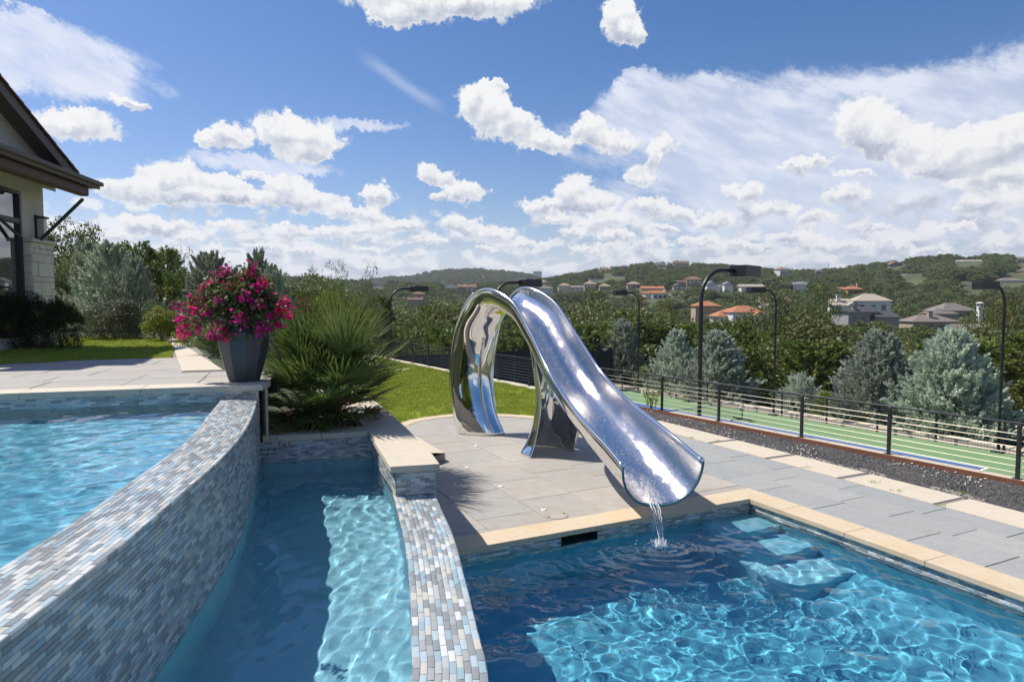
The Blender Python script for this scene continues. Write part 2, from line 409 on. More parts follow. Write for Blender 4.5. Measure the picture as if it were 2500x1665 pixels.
M['plaster3'] = plaster('light_pool_bench_plaster', (.15, .41, .52), (.20, .46, .56))
def water():
    n = NT('clear_pool_water'); n.set(Base_Color=(.93, .985, 1.0), Roughness=.0, IOR=1.333)
    n.b.inputs['Transmission Weight'].default_value = 1
    return n.m
M['plaster_u'] = plaster('bright_upper_pool_plaster', (.10, .37, .51), (.14, .42, .56))
M['water'] = water()
def steel(name, rough, bump, col=(.80, .79, .77)):
    n = NT(name); g = n.N.new('ShaderNodeNewGeometry')
    f = n.noise(1.6, 2, .5, vec=g.outputs['Position'])
    n.set(Base_Color=col, Metallic=1.0, Roughness=rough)
    n.bump(f, bump, .05); return n.m
M['mirror'] = steel('mirror_polished_steel', .045, .12)
def wet_steel():
    n = NT('wet_steel_with_running_water'); g = n.N.new('ShaderNodeNewGeometry')
    f = n.noise(3.2, 6, .68, vec=n.map((2.6, .9, 1.4), (0, 0, .25), vec=g.outputs['Position'])); f2 = n.noise(46, 3, .6, vec=g.outputs['Position'])
    r = n.ramp(f, [(.35, (.03, .03, .03)), (.75, (.17, .17, .17))])
    n.set(Base_Color=(.90, .87, .81), Metallic=1.0, Roughness=r)
    n.bump(n.math('ADD', f, n.math('MULTIPLY', f2, .22)), .34, .03); return n.m
M['wet'] = wet_steel()
M['rail'] = plain('bright_steel_tube', (.86, .86, .86), .12, 1)
M['teal'] = plain('teal_rubber_edge', (.035, .15, .17), .5)
M['black'] = plain('black_powder_coat', (.016, .017, .02), .38, var=.2)
M['cable'] = plain('stainless_cable', (.55, .51, .43), .4, 1)
M['cabled'] = plain('dark_cable', (.22, .23, .24), .4, 1)
M['corten'] = plain('rusted_edging_steel', (.17, .065, .032), .85, var=.45, bump=(30, .3, .005), scale=14)
M['court'] = plain('green_court_acrylic', (.15, .245, .115), .8, var=.06, scale=.8)
M['courtb'] = plain('blue_court_acrylic', (.05, .11, .26), .8, var=.06, scale=.8)
M['line'] = plain('white_line_paint', (.78, .78, .75), .7)
M['cloth'] = plain('black_windscreen_fabric', (.022, .021, .021), .85, var=.25, bump=(3, .4, .05))
M['foam'] = plain('white_water', (.9, .93, .95), .25)
M['white'] = plain('white_plastic', (.8, .8, .79), .4)
M['soil'] = plain('bed_mulch', (.055, .035, .022), .95, var=.5, bump=(25, .8, .03), scale=9)
M['mulch'] = plain('shredded_brown_mulch', (.20, .125, .085), .95, var=.45, bump=(30, .8, .03), scale=8)
M['bark'] = plain('grey_bark', (.10, .08, .062), .9, var=.35, bump=(14, .6, .02))
M['stucco'] = plain('cream_stucco', (.55, .51, .45), .9, var=.06, bump=(60, .35, .004), scale=2)
M['wood'] = plain('dark_stained_beam', (.105, .052, .036), .6, var=.3, bump=(8, .3, .01))
M['fascia'] = plain('grey_brown_fascia', (.115, .09, .075), .6, var=.1)
M['clay'] = stone('clay_roof_tile', [(.26, .12, .075), (.20, .10, .07), (.31, .15, .095), (.14, .085, .07)], stain=(.10, .07, .05), amt=.4, sc=4)
def winglass():
    n = NT('dark_window_glass'); n.set(Base_Color=(.012, .016, .02), Roughness=.03); n.b.inputs['Specular IOR Level'].default_value = 1.0
    n.b.inputs['Coat Weight'].default_value = 1.0; n.b.inputs['Coat IOR'].default_value = 2.2; n.b.inputs['Coat Roughness'].default_value = .01; return n.m
M['glass'] = winglass()
M['lampglass'] = plain('seeded_lantern_glass', (.42, .42, .40), .1)
def pot_mat():
    n = NT('glazed_blue_grey_pot'); g = n.N.new('ShaderNodeNewGeometry')
    f = n.noise(3, 5, .6, vec=g.outputs['Position']); c = n.mix(f, (.030, .037, .048), (.068, .070, .075))
    st = n.ramp(n.noise(1.2, 5, .7, vec=n.map((3, 3, .6), vec=g.outputs['Position'])), [(.5, (0, 0, 0)), (.75, (1, 1, 1))])
    c = n.mix(n.math('MULTIPLY', st, .5), c, (.10, .08, .065)); n.set(Base_Color=c, Roughness=.38); n.bump(n.noise(25, 4, .6, vec=g.outputs['Position']), .1, .006); return n.m
M['pot'] = pot_mat()
def lawn_mat(name, a, b, c_):
    n = NT(name); g = n.N.new('ShaderNodeNewGeometry')
    f = n.noise(.9, 4, .6, vec=g.outputs['Position']); f2 = n.noise(14, 4, .7, vec=g.outputs['Position'])
    c = n.ramp(n.math('ADD', n.math('MULTIPLY', f, .55), n.math('MULTIPLY', f2, .45)), [(.3, a), (.5, b), (.7, c_)])
    n.set(Base_Color=c, Roughness=.9); n.b.inputs['Specular IOR Level'].default_value = .15
    n.bump(f2, .8, .03); return n.m
M['lawn'] = lawn_mat('lawn_turf', (.16, .22, .02), (.25, .31, .03), (.35, .38, .06))
def blade_mat():
    n = NT('grass_blade'); r = n.rnd(); g = n.N.new('ShaderNodeNewGeometry'); f = n.noise(1.3, 3, .6, vec=g.outputs['Position'])
    c = n.ramp(n.math('ADD', n.math('MULTIPLY', r, .5), n.math('MULTIPLY', f, .5)), [(.25, (.18, .235, .025)), (.55, (.31, .36, .045)), (.85, (.48, .47, .13))])
    n.set(Base_Color=c, Roughness=.6); n.b.inputs['Specular IOR Level'].default_value = .2
    tr = n.N.new('ShaderNodeBsdfTranslucent'); n.L.new(c, tr.inputs[0]); mx = n.N.new('ShaderNodeMixShader'); mx.inputs[0].default_value = .35
    n.L.new(n.b.outputs[0], mx.inputs[1]); n.L.new(tr.outputs[0], mx.inputs[2]); n.L.new(mx.outputs[0], n.out.inputs[0]); return n.m
M['blade'] = blade_mat()
def ground_mat():
    n = NT('wild_ground'); g = n.N.new('ShaderNodeNewGeometry'); P = g.outputs['Position']
    c = n.ramp(n.noise(.03, 8, .65, vec=P), [(.35, (.035, .05, .018)), (.5, (.06, .075, .025)), (.62, (.10, .10, .045)), (.75, (.20, .165, .095))])
    n.set(Base_Color=c, Roughness=1); n.bump(n.noise(.5, 6, .7, vec=P), 1, .5); return n.m
M['ground'] = ground_mat()
def gravel_mat():
    n = NT('dark_gravel'); g = n.N.new('ShaderNodeNewGeometry'); P = g.outputs['Position']
    v = n.N.new('ShaderNodeTexVoronoi'); v.inputs['Scale'].default_value = 42; n.L.new(P, v.inputs['Vector'])
    c = n.ramp(v.outputs['Color'], [(0, (.035, .034, .035)), (.6, (.09, .085, .085)), (.93, (.14, .13, .12)), (.97, (.5, .46, .38))])
    c = n.mix(n.ramp(n.noise(1.1, 5, .65, vec=P), [(.55, (0, 0, 0)), (.75, (.7, .7, .7))]), c, (.15, .115, .08))
    n.set(Base_Color=c, Roughness=.85); n.bump(v.outputs['Distance'], 1, .03); return n.m
M['gravel'] = gravel_mat()
M['pebble'] = stone('gravel_pebble', [(.05, .05, .052), (.09, .087, .085), (.035, .035, .038), (.13, .12, .11)], amt=.1)
M['pale'] = stone('pale_pebble', [(.55, .5, .4), (.65, .61, .52)], amt=.2)
M['oak'] = leaf_mat('oak_leaves', (.050, .070, .017), (.112, .136, .036), (.21, .225, .074), .3)
M['oak2'] = leaf_mat('pale_oak_leaves', (.080, .105, .034), (.155, .185, .066), (.26, .28, .12), .3)
M['cedar'] = leaf_mat('cedar_leaves', (.045, .074, .011), (.10, .14, .024), (.195, .235, .050), .3)
M['bluec'] = leaf_mat('blue_cypress_needles', (.26, .31, .235), (.46, .52, .41), (.68, .74, .60), .35)
M['bluec2'] = leaf_mat('grey_green_cypress_needles', (.20, .235, .155), (.36, .40, .28), (.54, .57, .42), .3)
M['shrub'] = leaf_mat('dark_shrub_leaves', (.012, .026, .006), (.026, .05, .010), (.055, .09, .018), .2)
M['sage'] = leaf_mat('grey_shrub_leaves', (.06, .085, .035), (.12, .15, .07), (.24, .26, .15), .2)
M['lime_l'] = leaf_mat('yellow_green_leaves', (.10, .14, .015), (.20, .24, .025), (.36, .36, .06), .3)
M['rust_l'] = leaf_mat('brown_leaves', (.10, .055, .025), (.17, .10, .045), (.24, .15, .07), .2)
M['frond'] = leaf_mat('palm_frond', (.055, .095, .022), (.115, .17, .040), (.22, .26, .080), .3, .33)
M['frondy'] = leaf_mat('yellowing_palm_frond', (.10, .11, .03), (.18, .15, .05), (.22, .14, .06), .25, .4)
M['frondd'] = leaf_mat('dead_palm_frond', (.10, .05, .025), (.17, .09, .04), (.22, .14, .07), .2, .6)
M['bract'] = leaf_mat('magenta_bract', (.56, .008, .10), (.80, .015, .22), (.88, .06, .36), .4)
M['bleaf'] = leaf_mat('bougainvillea_leaf', (.04, .075, .018), (.10, .15, .04), (.27, .31, .13), .3)

# ------------------------------------------------------------------ shared frames and levels
V2 = lambda p: Vector((p[0], p[1]))
C_in = V2(gp(1830, 1217)); C_far = V2(gp(2500, 1453))
E1 = (C_in - C_far).normalized(); E2 = Vector((E1.y, -E1.x))          # E1 runs away along the pool's right edge, E2 to the right
def pc(a, b): return C_in + E1 * a + E2 * b                             # pool coordinates: origin inner corner
def pcinv(x, y): d = Vector((x, y)) - C_in; return d.dot(E1), d.dot(E2)
CW = .42                                                                 # coping width
ZW = -.175                                                               # main pool water
ZM = .603; ZH = .61                                                      # middle basin water, weir top
ZU = 1.60; ZUW = 1.594; ZT = 1.80                                        # upper wall top, upper water, upper terrace
Z1 = 1.0                                                                 # planter coping
QS = .9036                                                               # the left-hand water terraces, drawn together towards the camera
ZC = -3.15                                                               # court
UN = Vector((.8486, .5291)); UU = Vector((-.5291, .8486))                # court frame: n away from the yard, u along the fence
def cc(n, u): return UN * n + UU * u
FA = V2(gp(2490, 1032, 1.03)); FB = V2(gp(965.4, 832, 1.03)); FD = (FB - FA).normalized(); FN = Vector((FD.y, -FD.x))
def catmull(P, n=12):
    P = [Vector(p) for p in P]; out = []
    Q = [P[0] * 2 - P[1]] + P + [P[-1] * 2 - P[-2]]
    for i in range(1, len(Q) - 2):
        for k in range(n):
            t = k / n; a, b, c, d = Q[i - 1], Q[i], Q[i + 1], Q[i + 2]
            out.append(.5 * ((2 * b) + (c - a) * t + (2 * a - 5 * b + 4 * c - d) * t * t + (3 * b - a - 3 * c + d) * t ** 3))
    out.append(P[-1]); return out
class Curve:
    def __init__(s, P, n=12):
        s.p = catmull(P, n); s.l = [0]
        for a, b in zip(s.p, s.p[1:]): s.l.append(s.l[-1] + (b - a).length)
        s.len = s.l[-1]; s.A = np.array([[*q] for q in s.p]); s.L = np.array(s.l)
    def at(s, d): return Vector([np.interp(d, s.L, s.A[:, i]) for i in range(s.A.shape[1])])
    def tan(s, d): return (s.at(min(d + .05, s.len)) - s.at(max(d - .05, 0))).normalized()
# plan curves, listed from far to near
up_out = Curve([(x * QS, y * QS) for x, y in [(-4.11, 10.50), (-4.03, 10.2), (-3.68, 9.2), (-3.33, 8.1), (-3.08, 7.2), (-2.87, 6.25), (-2.71, 5.33), (-2.53, 4.24), (-2.36, 3.0), (-2.22, 1.7)]])
up_in = Curve([(x * QS, y * QS) for x, y in [(-4.72, 10.50), (-4.64, 10.3), (-4.22, 9.0), (-3.70, 7.4), (-3.46, 6.3), (-3.28, 5.42), (-3.12, 4.6), (-3.01, 3.84), (-2.86, 2.7), (-2.76, 1.7)]])
we_out = Curve([V2(gp(*p, ZH)) for p in ((1058.5, 1203), (1080, 1250.2), (1107.2, 1313.9), (1134.4, 1416), (1163, 1532), (1190, 1665))] + [Vector((-.15, 3.07)), Vector((-.11, 2.0))])
we_in = Curve([V2(gp(*p, ZH)) for p in ((960.5, 1207), (982, 1290), (995.4, 1364.8), (1003.9, 1466.6), (1006, 1560), (1004, 1665))] + [Vector((-.635, 3.07)), Vector((-.62, 2.0))])

UNIT = None
def unit_box():
    """a piece with slightly eased top edges, 1 x 1 x 1, top at z=0"""
    global UNIT
    if UNIT: return UNIT
    e = .03
    V = [(-.5, -.5, -1), (.5, -.5, -1), (.5, .5, -1), (-.5, .5, -1), (-.5, -.5, -.12), (.5, -.5, -.12), (.5, .5, -.12), (-.5, .5, -.12),
         (-.5 + e, -.5 + e, 0), (.5 - e, -.5 + e, 0), (.5 - e, .5 - e, 0), (-.5 + e, .5 - e, 0)]
    F = [(0, 1, 5, 4), (1, 2, 6, 5), (2, 3, 7, 6), (3, 0, 4, 7), (4, 5, 9, 8), (5, 6, 10, 9), (6, 7, 11, 10), (7, 4, 8, 11), (8, 9, 10, 11)]
    UNIT = (np.array(V, float), np.array(F)); return UNIT
def place(name, parent, mats, mat, nmax=300, stuff=True, key=None):
    """boxes given by 4x4 matrices: the nmax nearest as objects, the rest joined"""
    if not mats: return
    V, F = unit_box(); me = mesh_np(name, V, F, mat)
    def shown(m):
        d = m.translation - Vector((0, 0, H)); w = d.y * _c - d.z * _s
        if w < .3: return 1e6
        x = 1250 + FPX * d.x / w; y = 832.5 - FPX * (d.y * _s + d.z * _c) / w
        return d.length + (0 if -20 < x < 2520 and -20 < y < 1685 else 1000)
    mats = sorted(mats, key=key or shown)
    for m_ in mats[:nmax]:
        o = bpy.data.objects.new(name, me); link(o, parent); o.matrix_world = m_
    rest = mats[nmax:]
    if rest:
        A = np.array([[list(r) for r in m_] for m_ in rest]); VV = np.einsum('nij,kj->nki', A[:, :3, :3], V) + A[:, None, :3, 3]
        FF = (F[None] + (np.arange(len(rest)) * len(V))[:, None, None]).reshape(-1, 4)
        obj(name, VV.reshape(-1, 3), FF, mat, parent, kind='stuff')
def frame(o, x, z, sx, sy, sz):
    """matrix: local x along x, local z along z (the face that shows)"""
    x = Vector(x).normalized(); z = Vector(z).normalized(); y = z.cross(x)
    return Matrix(((x.x * sx, y.x * sy, z.x * sz, o[0]), (x.y * sx, y.y * sy, z.y * sz, o[1]), (x.z * sx, y.z * sy, z.z * sz, o[2]), (0, 0, 0, 1)))
TL, TH, TG = .112, .0315, .0035
def tile_wall(parent, curve, z_top, z_bot, out_sign, nmax=300, th=.006, d0=0, d1=None):
    mats = []; d1 = d1 or curve.len; rows = int((z_top - z_bot) / (TH + TG))
    for r in range(rows):
        z = z_top - (r + .5) * (TH + TG) - .001
        d = d0 + (TL / 2 if r % 2 else TL) + random.uniform(-.012, .012) - TL / 2
        while d < d1 - TL * .4:
            p = curve.at(d); t = curve.tan(d); nrm = Vector((t.y, -t.x)) * out_sign
            mats.append(frame((p.x + nrm.x * th, p.y + nrm.y * th, z), (t.x, t.y, 0), (nrm.x, nrm.y, 0), TL, TH, th + random.uniform(-.001, .001))); d += TL + TG
    place('tile', parent, mats, M['tile'], nmax)
def line(a, b): return Curve([Vector(a), Vector(b)], 2)

# ------------------------------------------------------------------ terrain
PXA = np.array([-1800, -200, 300, 600, 870, 1000, 1150, 1300, 1380, 1450, 1550, 1600, 1700, 1800, 1900, 2000, 2060, 2150, 2250, 2350, 2500, 3300, 4500])
PYA = np.array([700, 700, 690, 672, 694, 697, 698, 694, 676, 664, 650, 646, 649, 655, 664, 664, 660, 648, 634, 627, 632, 640, 680])
P1X = np.array([-1800, 300, 600, 700, 870, 930, 1000, 1080, 1150, 1250, 1330, 1400, 1500, 4500])
P1Y = np.array([712, 700, 676, 682, 688, 684, 676, 664, 661, 668, 681, 704, 715, 715])
def smooth(a, b, x): t = np.clip((x - a) / (b - a), 0, 1); return t * t * (3 - 2 * t)
def terr(x, y):
    x = np.asarray(x, float); y = np.asarray(y, float); r = np.hypot(x, y)
    az = np.arctan2(x, np.maximum(y, 1e-3)); az = np.clip(az, -1.2, 1.2); px = 1250 + FPX * np.tan(az)
    c = np.cos(az)
    z2 = 3 + (741 - np.interp(px, PXA, PYA)) * 750 * c / FPX - 3.0
    z1 = 3 + (741 - np.interp(px, P1X, P1Y)) * 1500 * c / FPX - 3.0
    left = smooth(1250, 700, px)
    prof = np.select([r < 60, r < 110, r < 230, r < 330, r < 480, r < 600, r < 750, r < 1000, r < 1250, r < 1500, r < 2000],
        [-7 + (60 - r) * .05, -7 - (r - 60) / 50 * 6.5, -13.5 + (r - 110) / 120 * 2.5, -11 + (r - 230) / 100 * 6, -5 + (r - 330) / 150 * (5 + .35 * z2), .35 * z2 + (r - 480) / 120 * (.36 * z2),
         .71 * z2 + (r - 600) / 150 * (.29 * z2), z2 - (r - 750) / 250 * 26, z2 - 26 + (r - 1000) / 250 * (z1 * .6 - z2 + 26), z1 * .6 + (r - 1250) / 250 * .4 * z1, z1 - (r - 1500) / 500 * 50], -40)
    prof = prof + fbm(x / 45, y / 45, 3, 3) * np.clip((r - 60) / 60, 0, 1) * 5 * (1 - .75 * smooth(600, 740, r) * (1 - smooth(760, 900, r)))
    n = x * UN.x + y * UN.y; u = x * UU.x + y * UU.y
    up = np.where((x < -3.8 - np.maximum(0, (y - 10)) * .58) | ((x < -3.6) & (y < 10)), 1.73 + .02 * np.maximum(0, y - 20), -.10)
    court = smooth(13.35, 14.0, n)
    near = up * (1 - court) + court * (ZC - .12)
    near = near - smooth(32.0, 60, n) * 4.0
    # shallow hollow under the pools
    dig = (y < 10.6) & (y > -6) & (x > -11) & (x < 9) & (n < 12.4)
    near = np.where(dig, -2.7, near)
    back = smooth(40, 62, r)
    left_hold = smooth(-2, -9, n) * (1 - smooth(50, 95, r)) * (y > 0)
    k = back * (1 - left_hold)
    z = near * (1 - k) + prof * k
    return z
def build_ground():
    rs = np.concatenate([np.arange(0, 62, .5), 62 * (3200 / 62.) ** (np.arange(1, 90) / 89.)])
    az = np.concatenate([np.arange(-62, 62.01, .45), np.arange(68, 298, 6)]); az = np.radians(az)
    A, RR = np.meshgrid(az, rs); X = RR * np.sin(A); Y = RR * np.cos(A); Z = terr(X, Y)
    Z = np.where(Y < 0, np.minimum(Z, -.1), Z)
    n, k = len(rs), len(az)
    i = np.arange((n - 1) * k); a = i; b = (i // k) * k + (i % k + 1) % k
    F = np.stack([a, b, b + k, a + k], 1)
    obj('ground', np.stack([X, Y, Z], -1).reshape(-1, 3), F[:, ::-1], M['ground'], None, True, 'structure')
build_ground()

# ------------------------------------------------------------------ lower deck
def clip(poly, p, nrm):
    """keep the side where (q-p).nrm >= 0"""
    out = []
    for i in range(len(poly)):
        a, b = poly[i], poly[(i + 1) % len(poly)]; da = (a - p).dot(nrm); db = (b - p).dot(nrm)
        if da >= 0: out.append(a)
        if da * db < 0: out.append(a + (b - a) * (da / (da - db)))
    return out
def area(p): return abs(sum(p[i].x * p[(i + 1) % len(p)].y - p[(i + 1) % len(p)].x * p[i].y for i in range(len(p)))) / 2
deck = empty('patio', kind='structure')
slab_edge = pcinv(*gp(1640, 1045))[1]                                    # where the limestone stepping slabs begin
se2 = pcinv(*gp(2300, 1232.5))[1]; SLB = 2.27
# the planter / weir side: a centre line that stones stop at
leftline = [V2(p) * QS for p in ((-.35, 4.2), (-.60, 6.3), (-.95, 7.8), (-1.36, 9.1), (-1.75, 10.6), (-2.1, 11.6), (-2.6, 13.2), (-3.6, 15.6))]
def clip_left(poly):
    for a, b in zip(leftline, leftline[1:]):
        cy = sum(q.y for q in poly) / len(poly)
        if a.y - .7 < cy < b.y + .7:
            t = (b - a).normalized(); poly = clip(poly, a, Vector((t.y, -t.x)))
            if len(poly) < 3: return []
    return poly
def stones(rows, a0, a1, parent, z, mat, seedcut=None, lo=.75, hi=1.45, gap=.012, th=.04):
    for (b0, b1) in rows:
        a = a0 + random.uniform(-.6, 0)
        while a < a1:
            l = random.uniform(lo, hi); q = [pc(a + gap / 2, b0 + gap / 2), pc(a + l - gap / 2, b0 + gap / 2), pc(a + l - gap / 2, b1 - gap / 2), pc(a + gap / 2, b1 - gap / 2)]
            lim = seedcut(a, a + l, b0, b1) if seedcut else None
            a += l
            if lim: q = clip(q, lim[0], lim[1])
            if len(q) >= 3: q = clip_left(q)
            if len(q) < 3 or area(q) < .01: continue
            cx = sum(p.x for p in q) / len(q); cy = sum(p.y for p in q) / len(q)
            if cy > 20 or cy < 1 or (cx < -5): continue
            dz = random.uniform(-.002, .002)
            mb = MB().prism([(p.x, p.y) for p in q], z - th, z + dz); o = mb.build('paving_stone', mat, parent)
            bevel(o, .004)
b = -6.0; rows = []
bounds = [CW + .003]
while bounds[-1] < SLB - .5: bounds.append(bounds[-1] + random.choice((.56, .72, .86)))
bounds[-1] = SLB - .006
for x0, x1 in zip(bounds, bounds[1:]): rows.append((x0, x1))
stones(rows, -9, 9.5, deck, 0.0, M['blue2'])
rows = []; x = CW + .003
while x > -7: w = random.choice((.62, .78, .92)); rows.append((x - w, x)); x -= w
pk = pc(CW + .003, 0)
stones(rows, CW - .7, 9.5, deck, 0.0, M['blue'], lambda a0, a1, b0, b1: (pk, E1))
base = [pc(CW, -7), pc(CW, CW), pc(-9, CW), pc(-9, SLB + 1.3), pc(12, SLB + 1.3), pc(12, -7)]
base_a = clip([pc(CW, -6), pc(CW, SLB + 1.4), pc(12, SLB + 1.4), pc(12, -6)], Vector((-1.2, 8.1)), Vector((.95, .3)))
mb = MB(); mb.prism([(p.x, p.y) for p in base_a], -.30, -.012)
q = [pc(-9, CW), pc(-9, SLB + 1.4), pc(CW, SLB + 1.4), pc(CW, CW)]
mb.prism([(p.x, p.y) for p in q], -.30, -.0125)
mb.build('joint_bed', M['sand'], deck)
# deck fittings
for i, (px, py) in enumerate(((1163, 1088.5), (1141, 1141), (1224, 1187.5), (1327.5, 1244.5))):
    x, y = gp(px, py); t = empty('deck_jet', (x, y, 0), ['round white deck jet beside the limestone step', 'round white deck jet in front of the low limestone step', 'round white deck jet between palm shadow and slide', 'round white deck jet beside the round access lid'][i], 'deck jet', 'jets set in the stone deck')
    MB().lathe([(.045, .0), (.045, .008), (.03, .016), (.012, .018)], 14).build('cap', M['white'], t, True)
    MB().lathe([(.012, .018), (.009, .024)], 8).build('nozzle', M['rail'], t)
x, y = gp(1359, 1258.3); t = empty('access_lid', (x, y, 0), 'round stone access lid set in the deck near the pool coping', 'access lid')
MB().lathe([(.150, .002), (.150, .007), (.148, .008)], 40).build('cover', M['blue'], t)
mb = MB(); 
for k in range(40):
    a0, a1 = 2 * math.pi * k / 40, 2 * math.pi * (k + 1) / 40
    mb.add([(r * math.cos(a), r * math.sin(a), .0075) for a in (a0, a1) for r in (.152, .166)], [(0, 1, 3, 2)])
mb.build('ring', plain('brass_ring', (.30, .25, .12), .6), t)
for sx_ in (1, -1): MB().box((sx_ * .11, sx_ * .07, .010), (.03, .015, .006)).build('latch', M['black'], t)

# ------------------------------------------------------------------ main pool
pool = empty('main_pool', kind='structure')
def coping_run(a_b, parent, mat, z=.004, th=.068, L=1.02):
    """stones along a straight run given by function s -> (p_in, p_out), s from s0 to s1"""
    f, s0, s1 = a_b; s = s0
    while s < s1 - .05:
        e = min(s + L * random.uniform(.9, 1.1), s1)
        if s1 - e < .3: e = s1
        p = [f(s + .002, 0), f(s + .002, 1), f(e - .002, 1), f(e - .002, 0)]
        o = MB().prism([(q.x, q.y) for q in p], z - th, z + random.uniform(-.001, .001)).build('coping_stone', mat, parent); bevel(o, .006, 2); s = e
# right run (along E1), and back run (along E2); mitred corner made by clipping
def right_run():
    s = -9.0
    while s < CW:
        e = s + 1.05; 
        if CW - e < .4: e = CW
        q = [pc(s + .002, -.02), pc(s + .002, CW), pc(e - .002, CW), pc(e - .002, -.02)]
        q = clip(q, pc(.002, 0), (-E1 + E2).normalized()) if e >= CW else q
        o = MB().prism([(p.x, p.y) for p in q], -.064, .004).build('coping_stone', M['lime'], pool); bevel(o, .006, 2); s = e
    s = CW
    while s > -6.2:
        e = s - 1.05
        q = [pc(-.02, e + .002), pc(CW, e + .002), pc(CW, s - .002), pc(-.02, s - .002)]
        if s >= CW: q = clip(q, pc(0, .002), (E1 - E2).normalized())
        c = sum((p for p in q), Vector((0, 0))) / len(q)
        q = clip(q, Vector((-1.12, 7.85)), Vector((.965, .26)))
        if len(q) > 2 and area(q) > .01:
            o = MB().prism([(p.x, p.y) for p in q], -.064, .005).build('coping_stone', M['lime'], pool); bevel(o, .006, 2)
        s = e
right_run()
# walls, tile bands
bk0, bk1 = pc(0.02, .02), pc(0.02, -5.0)
skim = (pcinv(*gp(1370, 1318, -.12))[1], pcinv(*gp(1455, 1300, -.12))[1])
def wall_strip(name, a, b, z0, z1, mat, parent, nz=1):
    return obj(name, [(a.x, a.y, z0), (b.x, b.y, z0), (b.x, b.y, z1), (a.x, a.y, z1)], [(0, 1, 2, 3)], mat, parent)
recv = []
wa = pc(.02, skim[0]); wb = pc(.02, skim[1])
for a, b_, z0, z1, m_ in ((bk1, wa, -.36, -.06, 'grout'), (wb, bk0, -.36, -.06, 'grout'), (wa, wb, -.36, -.245, 'grout'), (bk1, bk0, -1.75, -.36, 'plaster'), (bk0, pc(-10, .02), -.36, -.06, 'grout'), (bk0, pc(-10, .02), -1.75, -.36, 'plaster')):
    o = wall_strip('pool_wall', a, b_, z0, z1, M[m_], pool)
    recv.append(o)
cb = line(pc(.012, .01), pc(.012, -4.9))                                 # faces the camera: the normal is -E1
crt = line(pc(.0, .012), pc(-9.6, .012))
mats = []
for r in range(8):
    z = -.066 - (r + .5) * (TH + TG)
    d = -4.9 + (TL / 2 if r % 2 else 0)
    while d < 0:
        if not (skim[0] - .02 < d + TL / 2 < skim[1] + .02 and r < 5):
            p = pc(.02, d + TL / 2); mats.append(frame((p.x - E1.x * .006, p.y - E1.y * .006, z), (E2.x, E2.y, 0), (-E1.x, -E1.y, 0), TL, TH, .006))
        d += TL + TG
for r in range(8):
    z = -.066 - (r + .5) * (TH + TG); d = (TL / 2 if r % 2 else 0)
    while d < 9.5:
        p = pc(-d - TL / 2, .02); mats.append(frame((p.x - E2.x * .006, p.y - E2.y * .006, z), (E1.x, E1.y, 0), (-E2.x, -E2.y, 0), TL, TH, .006)); d += TL + TG
mats = [m_ for m_ in mats if m_.translation.x > -1.15 - (m_.translation.y - 8) * .2]
place('tile', pool, mats, M['tile'])
# skimmer mouth
sk = MB(); 
P0, P1, P2, P3 = pc(.025, skim[0]), pc(.025, skim[1]), pc(.42, skim[1]), pc(.42, skim[0])
sk.add([(P0.x, P0.y, -.24), (P1.x, P1.y, -.24), (P2.x, P2.y, -.24), (P3.x, P3.y, -.24)], [(0, 1, 2, 3)])
sk.add([(P0.x, P0.y, -.24), (P3.x, P3.y, -.24), (P3.x, P3.y, -.065), (P0.x, P0.y, -.065)], [(0, 1, 2, 3)])
sk.add([(P1.x, P1.y, -.24), (P2.x, P2.y, -.24), (P2.x, P2.y, -.065), (P1.x, P1.y, -.065)], [(0, 1, 2, 3)])
sk.add([(P3.x, P3.y, -.24), (P2.x, P2.y, -.24), (P2.x, P2.y, -.065), (P3.x, P3.y, -.065)], [(0, 1, 2, 3)])
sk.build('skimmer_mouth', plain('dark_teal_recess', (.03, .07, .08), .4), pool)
# floor, and the curved steps and bench along the right side
f0 = [pc(.02, -6), pc(.02, .02), pc(-10, .02), pc(-10, -6)]
recv.append(obj('pool_floor', [(p.x, p.y, -1.5) for p in f0], [(0, 1, 2, 3)], M['plaster'], pool))
for i in range(3):
    z = -.34 - .30 * i; a_ = -.60 * (i + 1); bw = -.98 - .06 * i; rr = .40; pts = [pc(.02, .02), pc(.02, bw)]
    for q in np.linspace(0, math.pi / 2, 8): pts.append(pc(a_ + rr - rr * math.sin(q), bw + rr - rr * math.cos(q)))
    pts.append(pc(a_, .02))
    o = MB().prism([(p.x, p.y) for p in pts], -1.52 - .001 * i, z).build('pool_step', M['plaster3'], pool); bevel(o, .03, 3); recv.append(o)
bp = [pc(-1.6, .02), pc(-9.8, .02), pc(-9.8, -1.1), pc(-1.6, -1.1)]
recv.append(obj('sloping_floor_edge', [(bp[0].x, bp[0].y, -.95), (bp[1].x, bp[1].y, -.95), (bp[2].x, bp[2].y, -1.495), (bp[3].x, bp[3].y, -1.495)], [(0, 1, 2, 3)], M['plaster'], pool, True))
